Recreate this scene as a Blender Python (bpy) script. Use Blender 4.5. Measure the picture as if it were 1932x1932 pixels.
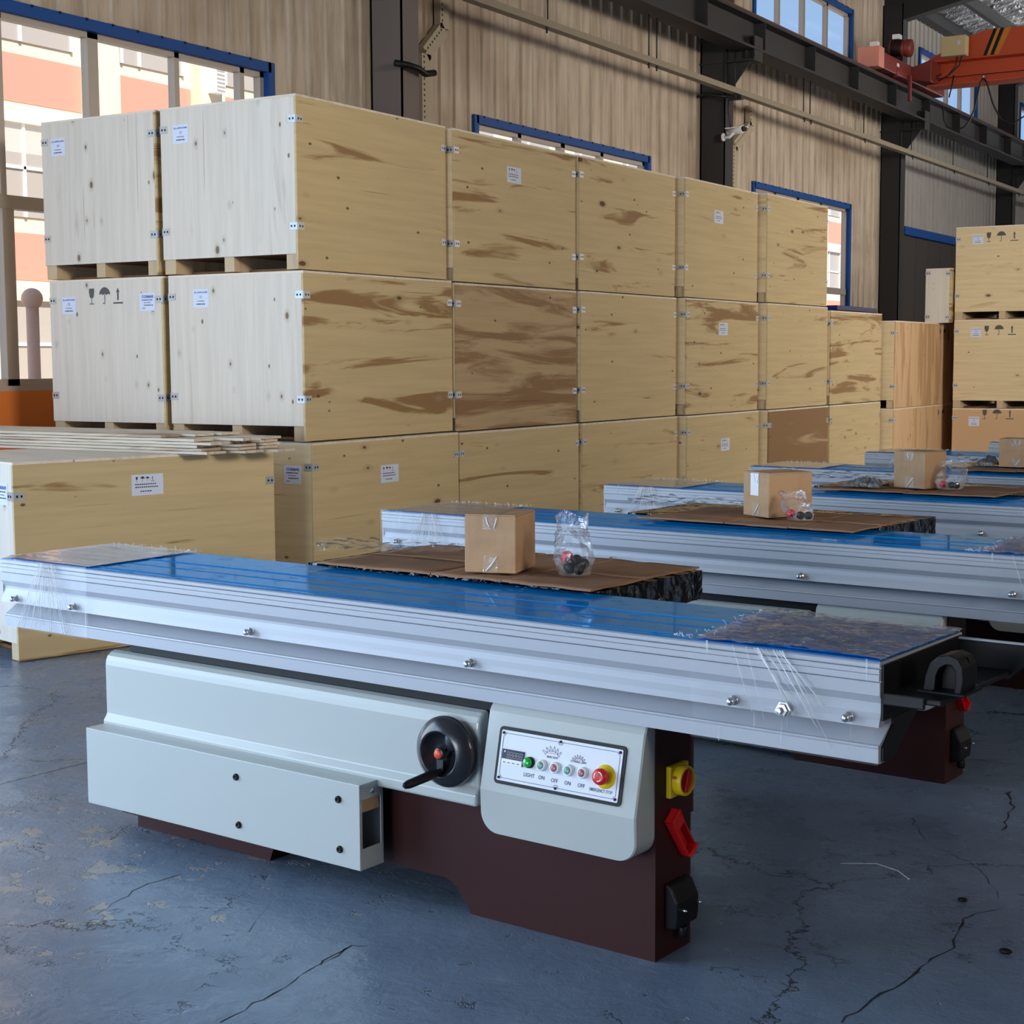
import bpy, bmesh, math, random
from mathutils import Vector, Matrix, noise
for o in list(bpy.data.objects): bpy.data.objects.remove(o)
S = bpy.context.scene
COL = S.collection
random.seed(7)

# ------------------------------------------------------------------ camera, light, exposure
def look():
    yaw, pit, rol = math.radians(-31.3035), math.radians(5.5187), math.radians(-0.27923)
    cy, sy = math.cos(yaw), math.sin(yaw)
    f = Vector((sy*math.cos(pit), cy*math.cos(pit), -math.sin(pit)))
    r = Vector((cy, -sy, 0)); u = r.cross(f)
    r2 = r*math.cos(rol)+u*math.sin(rol); u2 = -r*math.sin(rol)+u*math.cos(rol)
    m = Matrix((r2, u2, -f)).transposed().to_4x4()
    m.translation = Vector((0, 0, 1.5))
    return m
cd = bpy.data.cameras.new('camera'); cam = bpy.data.objects.new('camera', cd); COL.objects.link(cam)
cam.matrix_world = look(); cd.sensor_width = 36; cd.lens = 2985/1932*36; cd.clip_start = .05; cd.clip_end = 300
S.camera = cam
S.view_settings.view_transform = 'Standard'; S.view_settings.look = 'None'; S.view_settings.gamma = 1
S.view_settings.exposure = -0.08
w = bpy.data.worlds.new('sky'); S.world = w; w.use_nodes = True
bg = w.node_tree.nodes['Background']; bg.inputs[0].default_value = (.42, .64, 1, 1); bg.inputs[1].default_value = 0.95
def sun(strength, direction, color, angle=.01):
    d = bpy.data.lights.new('sun', 'SUN'); d.energy = strength; d.color = color; d.angle = angle
    o = bpy.data.objects.new('sun', d); COL.objects.link(o)
    o.rotation_euler = Vector(direction).to_track_quat('-Z', 'Y').to_euler()
sun(8.5, (-.55, .35, -.6), (1, .93, .82))
def area(loc, target, sx, sy, power, color, spread=180):
    d = bpy.data.lights.new('daylight_and_fill', 'AREA'); d.shape = 'RECTANGLE'; d.size = sx; d.size_y = sy
    d.energy = power; d.color = color; d.spread = math.radians(spread)
    o = bpy.data.objects.new('daylight_and_fill', d); COL.objects.link(o); o.location = loc
    o.rotation_euler = (Vector(target)-Vector(loc)).to_track_quat('-Z', 'Y').to_euler()
# daylight entering the big doorways behind and left of the camera, then added fill lamps with no opening behind them
area((-8.4, 0.2, 2.3), (0, 1.2, 1.5), 6.5, 4.2, 560, (.56, .77, 1))
area((-4.6, -7.8, 1.5), (-5.2, 7, 2.0), 5.5, 2.4, 290, (.84, .92, 1), 120)
area((9.6, 24, 4.6), (-6, 14.5, 3.2), 20, 4.4, 370, (1, .90, .78), 70)  # added warm fill for crate sides and left wall; right wall has no windows
area((9.6, 7, 4.4), (-5, 19, 2.2), 6, 2.4, 270, (1, .92, .80), 50)  # added narrow fill for the fronts of the right stack
area((9.6, 2.5, 4.5), (-7.5, 7.6, 2.5), 4, 1.8, 78, (1, .91, .78), 38)  # added narrow fill for the near crate and the wall behind it
area((9.6, 27, 6.3), (-7, 30, 8.0), 10, 1.2, 300, (1, .97, .92), 70)  # added high fill to brighten the roof foil
area((-1, 44.5, 2.2), (-4.5, 31, 8.6), 8, 2.6, 260, (.95, .97, 1), 38)  # added fill aimed up at the foil; the far wall is closed

# ------------------------------------------------------------------ materials
def nm(name):
    m = bpy.data.materials.new(name); m.use_nodes = True
    nt = m.node_tree; b = nt.nodes['Principled BSDF']
    return m, nt, b
def pmat(name, col, rough=.5, metal=0, coat=0, spec=.5, emit=None):
    m, nt, b = nm(name)
    b.inputs['Base Color'].default_value = (*col, 1); b.inputs['Roughness'].default_value = rough
    b.inputs['Metallic'].default_value = metal; b.inputs['Coat Weight'].default_value = coat
    b.inputs['Coat Roughness'].default_value = .05
    b.inputs['Specular IOR Level'].default_value = spec
    if emit: b.inputs['Emission Color'].default_value = (*emit[0], 1); b.inputs['Emission Strength'].default_value = emit[1]
    return m
class NT:
    def __init__(s, nt): s.nt = nt
    def n(s, t, **k):
        q = s.nt.nodes.new(t)
        for a, v in k.items(): setattr(q, a, v)
        return q
    def l(s, a, b): s.nt.links.new(a, b)
    def val(s, i, v):
        if hasattr(v, 'is_output') or isinstance(v, bpy.types.NodeSocket): s.l(v, i)
        else: i.default_value = v
    def math(s, op, a, b=0.0, c=None, clamp=False):
        q = s.n('ShaderNodeMath', operation=op, use_clamp=clamp); s.val(q.inputs[0], a); s.val(q.inputs[1], b)
        if c is not None: s.val(q.inputs[2], c)
        return q.outputs[0]
    def vmath(s, op, a, b):
        q = s.n('ShaderNodeVectorMath', operation=op); s.val(q.inputs[0], a); s.val(q.inputs[1], b); return q.outputs[0]
    def noise(s, vec, scale, detail=3, rough=.5, dist=0.):
        q = s.n('ShaderNodeTexNoise'); s.val(q.inputs['Vector'], vec); q.inputs['Scale'].default_value = scale
        q.inputs['Detail'].default_value = detail; q.inputs['Roughness'].default_value = rough; q.inputs['Distortion'].default_value = dist
        return q.outputs['Fac']
    def vor(s, vec, scale, feature='F1', rnd=1.0):
        q = s.n('ShaderNodeTexVoronoi', feature=feature); s.val(q.inputs['Vector'], vec); q.inputs['Scale'].default_value = scale
        q.inputs['Randomness'].default_value = rnd
        return q
    def ramp(s, f, stops):
        q = s.n('ShaderNodeMapRange'); q.interpolation_type = 'SMOOTHSTEP'
        s.val(q.inputs[0], f); q.inputs[1].default_value = stops[0]; q.inputs[2].default_value = stops[1]
        q.inputs[3].default_value = stops[2]; q.inputs[4].default_value = stops[3]
        return q.outputs[0]
    def mix(s, f, a, b):
        q = s.n('ShaderNodeMix', data_type='RGBA'); s.val(q.inputs[0], f)
        for i, v in ((6, a), (7, b)):
            if isinstance(v, tuple): q.inputs[i].default_value = (*v, 1)
            else: s.l(v, q.inputs[i])
        return q.outputs[2]
    def bump(s, h, strength, dist=.01):
        q = s.n('ShaderNodeBump'); q.inputs['Strength'].default_value = strength; q.inputs['Distance'].default_value = dist
        s.l(h, q.inputs['Height']); return q.outputs[0]
    def obj(s): return s.n('ShaderNodeTexCoord').outputs['Object']
    def comb(s, x, y, z):
        q = s.n('ShaderNodeCombineXYZ')
        for i, v in enumerate((x, y, z)): s.val(q.inputs[i], v)
        return q.outputs[0]
    def sep(s, v):
        q = s.n('ShaderNodeSeparateXYZ'); s.l(v, q.inputs[0]); return q.outputs
    def rnd(s): return s.n('ShaderNodeObjectInfo').outputs['Random']

def plywood(name, along, across, pale, dark, knot=.5, stain=.4, lattice=(2.2, 6.), small=.42, fig=(.64, .74)):
    """along/across: axis letters of the grain"""
    m, nt, b = nm(name); N = NT(nt)
    o = N.sep(N.obj()); ax = {'x': 0, 'y': 1, 'z': 2}; r = N.rnd()
    A = N.math('ADD', o[ax[along]], N.math('MULTIPLY', r, 53.0)); B = N.math('ADD', o[ax[across]], N.math('MULTIPLY', r, 31.0))
    Z = N.math('MULTIPLY', r, 17.0)
    g = N.noise(N.comb(N.math('MULTIPLY', A, 1.3), N.math('MULTIPLY', B, 26.), Z), 1, 4, .6)
    c = N.mix(N.ramp(g, (.3, .7, 0, 1)), pale, tuple(p*.88+d*.08 for p, d in zip(pale, dark)))
    # broad figure: dark heartwood streaks, only on some sheets
    sv = N.noise(N.comb(N.math('MULTIPLY', A, .75), N.math('MULTIPLY', B, 7.), Z), 1, 4, .6, .8)
    sheet = N.math('MULTIPLY', N.math('POWER', N.math('FRACT', N.math('MULTIPLY', r, 91.7)), 2.), .17)
    sm = N.ramp(N.math('ADD', sv, sheet), (fig[0], fig[1], 0, stain))
    c = N.mix(sm, c, tuple(p*q+d*.2 for p, d, q in zip(pale, dark, (.44, .32, .24))))
    # knots: voronoi cells on a stretched lattice
    kv = N.comb(N.math('MULTIPLY', A, lattice[0]), N.math('MULTIPLY', B, lattice[1]), 0.)
    v1 = N.vor(kv, 1, 'F1', .7); d1 = v1.outputs['Distance']
    pick = N.math('GREATER_THAN', N.sep(v1.outputs['Color'])[0], 1-knot)
    size = N.math('MULTIPLY', N.math('POWER', N.sep(v1.outputs['Color'])[1], 2.5), .085)
    k1 = N.math('MULTIPLY', N.ramp(N.math('SUBTRACT', d1, size), (.03, .07, .9, 0)), pick)
    h1 = N.math('MULTIPLY', N.ramp(N.math('SUBTRACT', d1, size), (.06, .20, .55, 0)), pick)
    kv2 = N.comb(N.math('MULTIPLY', A, 5.1), N.math('MULTIPLY', B, 9.), 3.)
    v2 = N.vor(kv2, 1)
    k2 = N.math('MULTIPLY', N.ramp(v2.outputs['Distance'], (.05, .10, .9, 0)), N.math('GREATER_THAN', N.sep(v2.outputs['Color'])[2], small))
    c = N.mix(h1, c, tuple(p*.62+d*.2 for p, d in zip(pale, dark)))
    c = N.mix(k2, c, dark); c = N.mix(k1, c, dark)
    # hair cracks along the grain
    cr = N.noise(N.comb(N.math('MULTIPLY', A, .8), N.math('MULTIPLY', B, 60.), Z), 1, 1, .5)
    c = N.mix(N.ramp(cr, (.765, .80, 0, .55)), c, dark)
    nt.links.new(c, b.inputs['Base Color']); b.inputs['Roughness'].default_value = .62; b.inputs['Specular IOR Level'].default_value = .25
    return m
M = {}
M['ply_side'] = plywood('plywood_long_side', 'y', 'z', (.61, .475, .265), (.085, .038, .016), .5, .95, (2.8, 6.5))
M['ply_dark'] = plywood('plywood_dark_figured', 'y', 'z', (.50, .365, .21), (.10, .05, .022), .4, .85, (2.2, 8.), .3, (.44, .60))
M['ply_front'] = plywood('plywood_front', 'z', 'x', (.72, .66, .58), (.17, .10, .055), .85, .3, (4.6, 7.5), .12)  # pale veneer, whitened further to carry the bright bluish light on the fronts
M['ply_warm'] = plywood('plywood_warm_upright', 'z', 'y', (.66, .44, .25), (.13, .06, .025), .4, .5, (3., 8.))
M['ply_lid'] = plywood('plywood_lid', 'x', 'y', (.80, .71, .60), (.2, .12, .07), .2, .2)
M['ply_buff'] = plywood('plywood_buff', 'x', 'z', (.76, .61, .375), (.13, .065, .03), .55, .4, (3.5, 7.))
M['timber'] = plywood('sawn_timber', 'z', 'y', (.60, .46, .30), (.2, .1, .05), .1, .3)
M['dark_wood'] = plywood('pallet_deck', 'y', 'x', (.22, .11, .05), (.06, .03, .015), .2, .5)
M['clip'] = pmat('galvanised_clip', (.52, .53, .55), .45, .75)
M['black'] = pmat('black_steel', (.007, .007, .008), .45, 0, 0, .3)
M['black_plastic'] = pmat('black_plastic', (.008, .0085, .011), .45, 0, 0, .22)
M['paper'] = pmat('label_paper', (.66, .72, .88), .6)
M['ink'] = pmat('label_ink', (.03, .03, .05), .6)
M['ink_blue'] = pmat('blue_ink', (.10, .12, .40), .6)
M['ink_grey'] = pmat('grey_stencil_ink', (.09, .09, .09), .7)
M['cream'] = pmat('cream_enamel', (.455, .49, .485), .32, 0, .25)
M['brown'] = pmat('maroon_enamel', (.040, .011, .011), .5, 0, 0, .22)
M['white_alu'] = pmat('anodised_aluminium', (.43, .455, .515), .42, .08)
M['steel'] = pmat('bright_steel', (.62, .63, .64), .34, 1)
M['red'] = pmat('red_plastic', (.62, .012, .012), .35)
M['orange_red'] = pmat('orange_cap', (.78, .09, .04), .4)
M['yellow'] = pmat('yellow_plastic', (.80, .56, .01), .4)
M['white'] = pmat('white_print', (.85, .85, .87), .45)
M['plate'] = pmat('panel_plate', (.74, .77, .86), .35)
M['navy'] = pmat('display_window', (.012, .018, .06), .15)
M['segment'] = pmat('dim_segments', (.35, .30, .30), .5)
M['green'] = pmat('green_lens', (.005, .42, .04), .15, 0, .5)
M['green_pale'] = pmat('pale_green_lens', (.17, .36, .30), .2)
M['pink_pale'] = pmat('pale_red_lens', (.36, .15, .17), .2)
M['wheel'] = pmat('handwheel_plastic', (.018, .019, .026), .28, 0, .2)
M['steel_paint'] = pmat('steel_paint_lit', (.19, .158, .148), .65, 0, 0, .25)  # lightened to carry the light falling on the nearest column
M['steel_girder'] = pmat('girder_paint', (.034, .033, .034), .6, 0, 0, .3)
M['rail_red'] = pmat('oxide_red_rail', (.10, .03, .025), .6)
M['crane'] = pmat('crane_orange', (.62, .085, .022), .45)
M['crane_dark'] = pmat('crane_oxide', (.22, .03, .022), .5)
M['crane_pale'] = pmat('crane_faded', (.78, .30, .22), .5)
M['box_cream'] = pmat('control_box_cream', (.66, .52, .28), .5)
M['amber'] = pmat('amber_stripe', (.66, .24, .02), .5)
M['blue_frame'] = pmat('blue_trim', (.008, .07, .29), .5, 0, 0, .25)
M['alu_frame'] = pmat('window_section', (.42, .37, .33), .45, .2)
M['tray_rail'] = pmat('angle_steel', (.30, .25, .18), .6)
M['cable'] = pmat('cable_rubber', (.012, .012, .012), .5)
M['trunk'] = pmat('cream_trunking', (.42, .36, .26), .6)
M['orange_wall'] = pmat('orange_paint', (.62, .17, .03), .55)
M['blue_tray'] = pmat('blue_plastic', (.006, .012, .11), .4)
M['grey_door'] = pmat('dark_door_leaf', (.06, .052, .048), .7, 0, 0, .25)

def mk_wallmetal():
    m, nt, b = nm('corrugated_cladding'); N = NT(nt); o = N.sep(N.obj())
    st = N.noise(N.comb(0., N.math('MULTIPLY', o[1], 7.), N.math('MULTIPLY', o[2], .7)), 1, 4, .65)
    c = N.mix(N.ramp(st, (.35, .68, 0, 1)), (.60, .51, .41), (.38, .30, .22))
    g = N.noise(N.comb(0., N.math('MULTIPLY', o[1], .35), N.math('MULTIPLY', o[2], .9)), 1, 3, .6)
    c = N.mix(N.ramp(g, (.45, .7, 0, .55)), c, (.30, .21, .14))
    # cladding is mixed towards grey further down the hall
    far = N.math('MULTIPLY', N.math('GREATER_THAN', o[1], 26.3), .75)
    c = N.mix(far, c, (.33, .33, .33))
    nt.links.new(c, b.inputs['Base Color']); b.inputs['Roughness'].default_value = .5
    h = N.math('SINE', N.math('MULTIPLY', o[1], 2*math.pi/.0625))
    nt.links.new(N.bump(h, .12, .004), b.inputs['Normal'])
    return m
M['cladding'] = mk_wallmetal()

def mk_floor():
    m, nt, b = nm('painted_concrete'); N = NT(nt); o = N.obj(); xy = N.sep(o)
    n1 = N.noise(o, .8, 5, .6); n2 = N.noise(o, 5, 5, .65)
    c = N.mix(N.ramp(n1, (.35, .65, 0, 1)), (.205, .275, .385), (.15, .205, .295))
    c = N.mix(N.ramp(n2, (.55, .72, 0, .45)), c, (.24, .295, .375))
    # chipped paint: pale concrete islands, commoner on the trodden strip at the left front
    wv = N.vmath('ADD', o, N.comb(N.math('MULTIPLY', N.noise(o, 9, 3), .12), N.math('MULTIPLY', n2, .12), 0.))
    chip = N.noise(wv, 7, 4, .7)
    lane = N.ramp(xy[0], (-3.3, -2.4, 1, 0)); lane = N.math('MULTIPLY', lane, N.ramp(xy[1], (4.0, 3.6, 0, 1)))
    cm = N.ramp(N.math('ADD', chip, N.math('MULTIPLY', lane, .10)), (.672, .69, 0, .75))
    c = N.mix(cm, c, (.40, .36, .33))
    # cracks and casting joints
    dv = N.vmath('ADD', o, N.comb(N.math('MULTIPLY', N.noise(o, 3, 5, .7), .5), N.math('MULTIPLY', N.noise(N.vmath('ADD', o, (7, 3, 1)), 3, 5, .7), .5), 0.))
    e1 = N.vor(dv, .55, 'DISTANCE_TO_EDGE').outputs['Distance']
    ck = N.math('MULTIPLY', N.ramp(e1, (.001, .0035, .9, 0)), N.ramp(n1, (.46, .54, 0, 1)))
    e2 = N.vor(dv, 7., 'DISTANCE_TO_EDGE').outputs['Distance']
    ck2 = N.math('MULTIPLY', N.ramp(e2, (.012, .035, 1, 0)), N.ramp(N.noise(o, 6.5, 2), (.58, .66, 0, 1)))
    js = N.math('ABSOLUTE', N.math('SUBTRACT', N.math('SUBTRACT', xy[0], N.math('MULTIPLY', xy[1], .097)), -4.796))
    js = N.ramp(js, (.002, .005, 1, 0))
    al = N.math('MAXIMUM', N.math('MAXIMUM', ck, js), N.math('MULTIPLY', ck2, .5))
    c = N.mix(al, c, (.025, .028, .033))
    nt.links.new(c, b.inputs['Base Color'])
    rr = N.ramp(n2, (.3, .7, .20, .40)); nt.links.new(rr, b.inputs['Roughness'])
    h = N.math('SUBTRACT', N.math('ADD', N.math('MULTIPLY', N.noise(wv, 11, 5, .6), .6), N.math('MULTIPLY', cm, -.4)), N.math('MULTIPLY', al, .8))
    nt.links.new(N.bump(h, .55, .012), b.inputs['Normal'])
    return m
M['floor'] = mk_floor()

def mk_foil():
    m, nt, b = nm('roof_foil'); N = NT(nt); o = N.obj()
    b.inputs['Base Color'].default_value = (.55, .55, .56, 1); b.inputs['Metallic'].default_value = .45; b.inputs['Roughness'].default_value = .42
    s = N.sep(o); n = N.noise(N.comb(N.math('MULTIPLY', s[0], 5.), N.math('MULTIPLY', s[1], 7.), 0.), 1, 4, .6, .8)
    nt.links.new(N.bump(n, 1., .12), b.inputs['Normal']); return m
M['foil'] = mk_foil()
def mk_bluefilm():
    m, nt, b = nm('blue_protective_film'); N = NT(nt); s = N.sep(N.obj()); nt.nodes.remove(b); out = nt.nodes['Material Output']
    c = N.mix(N.ramp(N.noise(N.comb(N.math('MULTIPLY', s[0], .8), N.math('MULTIPLY', s[1], 8.), 0.), 1, 3), (.4, .6, 0, 1)), (.008, .29, .86), (.012, .34, .92))
    fl = N.noise(N.comb(N.math('MULTIPLY', s[0], 9.), N.math('MULTIPLY', s[1], 20.), 0.), 1, 3, .6)
    bp = N.bump(N.ramp(fl, (.60, .70, 0, 1)), .35, .004)
    df = N.n('ShaderNodeBsdfDiffuse'); nt.links.new(c, df.inputs[0])
    g1 = N.n('ShaderNodeBsdfGlossy'); g1.inputs[0].default_value = (.05, .42, .95, 1); g1.inputs['Roughness'].default_value = .06; nt.links.new(bp, g1.inputs['Normal'])
    g2 = N.n('ShaderNodeBsdfGlossy'); g2.inputs[0].default_value = (1, 1, 1, 1); g2.inputs['Roughness'].default_value = .03; nt.links.new(bp, g2.inputs['Normal'])
    m1 = N.n('ShaderNodeMixShader'); m1.inputs[0].default_value = .42; nt.links.new(df.outputs[0], m1.inputs[1]); nt.links.new(g1.outputs[0], m1.inputs[2])
    fr = N.n('ShaderNodeFresnel'); fr.inputs[0].default_value = 1.38; nt.links.new(bp, fr.inputs['Normal'])
    m2 = N.n('ShaderNodeMixShader'); nt.links.new(N.math('MULTIPLY', fr.outputs[0], .38), m2.inputs[0]); nt.links.new(m1.outputs[0], m2.inputs[1]); nt.links.new(g2.outputs[0], m2.inputs[2])
    nt.links.new(m2.outputs[0], out.inputs[0]); return m
M['bluefilm'] = mk_bluefilm()
def mk_wrap(name, veil, tint, bumpsc, strength, streak=None, rough=.12, gloss=.5):
    """clear plastic film: mostly see-through, glossy where it creases, milky along stretched strands"""
    m, nt, b = nm(name); N = NT(nt); nt.nodes.remove(b); out = nt.nodes['Material Output']
    o = N.obj(); s = N.sep(o)
    tr = N.n('ShaderNodeBsdfTransparent'); gl = N.n('ShaderNodeBsdfGlossy'); df = N.n('ShaderNodeBsdfDiffuse')
    df.inputs[0].default_value = (*tint, 1); gl.inputs['Roughness'].default_value = rough; gl.inputs[0].default_value = (.9, .94, 1, 1)
    n = N.noise(N.comb(*[N.math('MULTIPLY', s[i], bumpsc[i]) for i in range(3)]), 1, 4, .6, .6)
    bp = N.bump(n, strength, .02); nt.links.new(bp, gl.inputs['Normal'])
    fr = N.n('ShaderNodeLayerWeight'); fr.inputs[0].default_value = .35; nt.links.new(bp, fr.inputs['Normal'])
    f1 = N.math('ADD', N.math('MULTIPLY', fr.outputs['Fresnel'], gloss), N.ramp(n, (.58, .72, 0, gloss*.35)), clamp=True)
    mg = N.n('ShaderNodeMixShader'); nt.links.new(f1, mg.inputs[0]); nt.links.new(tr.outputs[0], mg.inputs[1]); nt.links.new(gl.outputs[0], mg.inputs[2])
    if streak:
        sk = N.noise(N.comb(*[N.math('MULTIPLY', s[i], streak[i]) for i in range(3)]), 1, 2, .5, .3)
        fv = N.math('ADD', N.ramp(sk, (.64, .72, 0, .4)), veil)
    else: fv = N.math('ADD', N.ramp(n, (.6, .75, 0, .35)), veil)
    md = N.n('ShaderNodeMixShader'); nt.links.new(fv, md.inputs[0]); nt.links.new(mg.outputs[0], md.inputs[1]); nt.links.new(df.outputs[0], md.inputs[2])
    nt.links.new(md.outputs[0], out.inputs[0]); return m
M['wrap_top'] = mk_wrap('stretch_wrap_top', .14, (.86, .86, .88), (12, 30, 9), .9, None, .09, 1.5)
M['wrap_smooth'] = mk_wrap('stretch_wrap_smooth', .12, (.9, .9, .92), (3, 16, 6), .22, None, .07, 1.3)
M['wrap_drape'] = mk_wrap('stretch_wrap_drape', .05, (.86, .89, .94), (16, 5, 4), .2, (70, 1, 4.), .3, .05)
M['wrap_bag'] = mk_wrap('clear_bag', .03, (.85, .86, .88), (24, 24, 16), 1., None, .1, .6)
def mk_blackwrap():
    m, nt, b = nm('black_stretch_wrap'); N = NT(nt); o = N.obj(); b.inputs['Base Color'].default_value = (.004, .004, .005, 1)
    b.inputs['Roughness'].default_value = .09; n = N.noise(o, 10, 2, .5, 1.2); nt.links.new(N.bump(n, .6, .05), b.inputs['Normal']); return m
M['blackwrap'] = mk_blackwrap()
def mk_card(name, col, along=0):
    m, nt, b = nm(name); N = NT(nt); o = N.obj(); s = N.sep(o)
    n = N.noise(o, 7, 4, .6); c = N.mix(N.ramp(n, (.35, .7, 0, 1)), col, tuple(v*.8 for v in col))
    li = N.noise(N.comb(N.math('MULTIPLY', s[0], 90.), N.math('MULTIPLY', s[1], 3.), N.math('MULTIPLY', s[2], 2.)), 1, 2)
    c = N.mix(N.ramp(li, (.6, .75, 0, .18)), c, tuple(v*.6 for v in col))
    nt.links.new(c, b.inputs['Base Color']); b.inputs['Roughness'].default_value = .75; b.inputs['Specular IOR Level'].default_value = .15; return m
M['grey_film'] = pmat('crumpled_grey_film', (.16, .165, .17), .16, 0, .4)
M['card'] = mk_card('corrugated_board', (.34, .19, .115)); M['carton'] = mk_card('carton_board', (.52, .33, .19))
M['tape'] = mk_wrap('clear_tape', .22, (.80, .70, .55), (30, 30, 30), .5, None, .15, .6)
def mk_glass():
    m, nt, b = nm('window_glass'); N = NT(nt); nt.nodes.remove(b); out = nt.nodes['Material Output']
    tr = N.n('ShaderNodeBsdfTransparent'); tr.inputs[0].default_value = (.93, .96, .97, 1); gl = N.n('ShaderNodeBsdfGlossy'); gl.inputs['Roughness'].default_value = .02
    mx = N.n('ShaderNodeMixShader'); mx.inputs[0].default_value = .06
    nt.links.new(tr.outputs[0], mx.inputs[1]); nt.links.new(gl.outputs[0], mx.inputs[2]); nt.links.new(mx.outputs[0], out.inputs[0]); return m
M['glass'] = mk_glass()
M['veneer'] = plywood('weathered_veneer', 'x', 'z', (.66, .57, .46), (.20, .14, .09), .1, .8)
M['facade'] = pmat('cream_render', (.80, .68, .50), .8); M['facade_red'] = pmat('red_panel', (.70, .29, .22), .8)
M['facade_win'] = pmat('facade_window', (.42, .37, .34), .3); M['ground_out'] = pmat('outside_paving', (.6, .55, .48), .8)
M['leaf'] = pmat('bush_leaf', (.34, .30, .13), .7); M['post_pink'] = pmat('faded_post', (.55, .38, .33), .7)

# ------------------------------------------------------------------ mesh helpers
class MB:
    def __init__(s, tf=None): s.v = []; s.f = []; s.m = []; s.sm = []; s.mats = []; s.tf = tf
    def mi(s, mat):
        if mat not in s.mats: s.mats.append(mat)
        return s.mats.index(mat)
    def add(s, vs, fs, mat, smooth=False):
        b = len(s.v); i = s.mi(mat)
        for p in vs: s.v.append(s.tf(*p) if s.tf else tuple(p))
        for f in fs: s.f.append([b+k for k in f]); s.m.append(i); s.sm.append(smooth)
        return s
    def box(s, x0, x1, y0, y1, z0, z1, mat):
        return s.add([(x, y, z) for x in (x0, x1) for y in (y0, y1) for z in (z0, z1)],
                     [(0, 1, 3, 2), (4, 6, 7, 5), (0, 4, 5, 1), (2, 3, 7, 6), (0, 2, 6, 4), (1, 5, 7, 3)], mat)
    def prism(s, prof, axis, a, b, mat, smooth=False, caps=True):
        n = len(prof)
        def P(p, t): return {'x': (t, p[0], p[1]), 'y': (p[0], t, p[1]), 'z': (p[0], p[1], t)}[axis]
        vs = [P(p, a) for p in prof]+[P(p, b) for p in prof]
        fs = [(i, (i+1) % n, n+(i+1) % n, n+i) for i in range(n)]
        s.add(vs, fs, mat, smooth)
        if caps: s.add(vs, [tuple(range(n))[::-1], tuple(range(n, 2*n))], mat)
        return s
    def tube(s, pts, r, mat, n=8, caps=True):
        pts = [Vector(p) for p in pts]; vs = []; k = len(pts)
        up = Vector((0, 0, 1))
        for i, p in enumerate(pts):
            d = (pts[min(i+1, k-1)]-pts[max(i-1, 0)]).normalized()
            a = d.cross(up)
            if a.length < .05: a = d.cross(Vector((1, 0, 0)))
            a.normalize(); b = d.cross(a); rr = r[i] if isinstance(r, (list, tuple)) else r
            vs += [tuple(p+a*rr*math.cos(t*2*math.pi/n)+b*rr*math.sin(t*2*math.pi/n)) for t in range(n)]
        fs = [(i*n+j, i*n+(j+1) % n, (i+1)*n+(j+1) % n, (i+1)*n+j) for i in range(k-1) for j in range(n)]
        s.add(vs, fs, mat, True)
        if caps: s.add(vs, [tuple(range(n)), tuple(range((k-1)*n, k*n))], mat)
        return s
    def lathe(s, prof, o, axis, mat, n=24, smooth=True):
        o = Vector(o); d = Vector(axis).normalized(); a = d.cross(Vector((0, 0, 1)))
        if a.length < .05: a = Vector((1, 0, 0))
        a.normalize(); b = d.cross(a); vs = []
        for r, h in prof: vs += [tuple(o+d*h+a*r*math.cos(t*2*math.pi/n)+b*r*math.sin(t*2*math.pi/n)) for t in range(n)]
        k = len(prof)
        s.add(vs, [(i*n+j, i*n+(j+1) % n, (i+1)*n+(j+1) % n, (i+1)*n+j) for i in range(k-1) for j in range(n)], mat, smooth)
        for i in (0, k-1):
            if prof[i][0] > 1e-4: s.add(vs[i*n:(i+1)*n], [tuple(range(n))], mat)
        return s
    def ball(s, c, r, mat, n=12):
        rr = r if isinstance(r, tuple) else (r, r, r)
        vs = [(c[0]+rr[0]*math.sin(math.pi*i/n)*math.cos(2*math.pi*j/(2*n)), c[1]+rr[1]*math.sin(math.pi*i/n)*math.sin(2*math.pi*j/(2*n)), c[2]+rr[2]*math.cos(math.pi*i/n)) for i in range(n+1) for j in range(2*n)]
        m = 2*n
        return s.add(vs, [(i*m+j, (i+1)*m+j, (i+1)*m+(j+1) % m, i*m+(j+1) % m) for i in range(n) for j in range(m)], mat, True)
    def grid(s, nu, nv, fn, mat, smooth=True):
        vs = [fn(i/nu, j/nv) for i in range(nu+1) for j in range(nv+1)]
        return s.add(vs, [(i*(nv+1)+j, (i+1)*(nv+1)+j, (i+1)*(nv+1)+j+1, i*(nv+1)+j+1) for i in range(nu) for j in range(nv)], mat, smooth)
    def poly(s, pts, mat, t=0):
        """flat polygon, or a slab of thickness t along its third coordinate"""
        if not t: return s.add([(*p, 0) if len(p) == 2 else p for p in pts], [tuple(range(len(pts)))], mat)
        n = len(pts); vs = [(*p, 0) for p in pts]+[(*p, t) for p in pts]
        return s.add(vs, [tuple(range(n))[::-1], tuple(range(n, 2*n))]+[(i, (i+1) % n, n+(i+1) % n, n+i) for i in range(n)], mat)
    def obj(s, name, parent=None, bevel=0, seg=2, **tags):
        me = bpy.data.meshes.new(name); me.from_pydata(s.v, [], s.f)
        for m in s.mats: me.materials.append(m)
        me.polygons.foreach_set('material_index', s.m); me.polygons.foreach_set('use_smooth', s.sm)
        bm = bmesh.new(); bm.from_mesh(me); bmesh.ops.remove_doubles(bm, verts=bm.verts, dist=1e-6); bmesh.ops.recalc_face_normals(bm, faces=bm.faces); bm.to_mesh(me); bm.free()
        o = bpy.data.objects.new(name, me); COL.objects.link(o)
        if parent: o.parent = parent
        if bevel:
            b = o.modifiers.new('bevel', 'BEVEL'); b.width = bevel; b.segments = seg; b.limit_method = 'ANGLE'; b.angle_limit = .6
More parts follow.
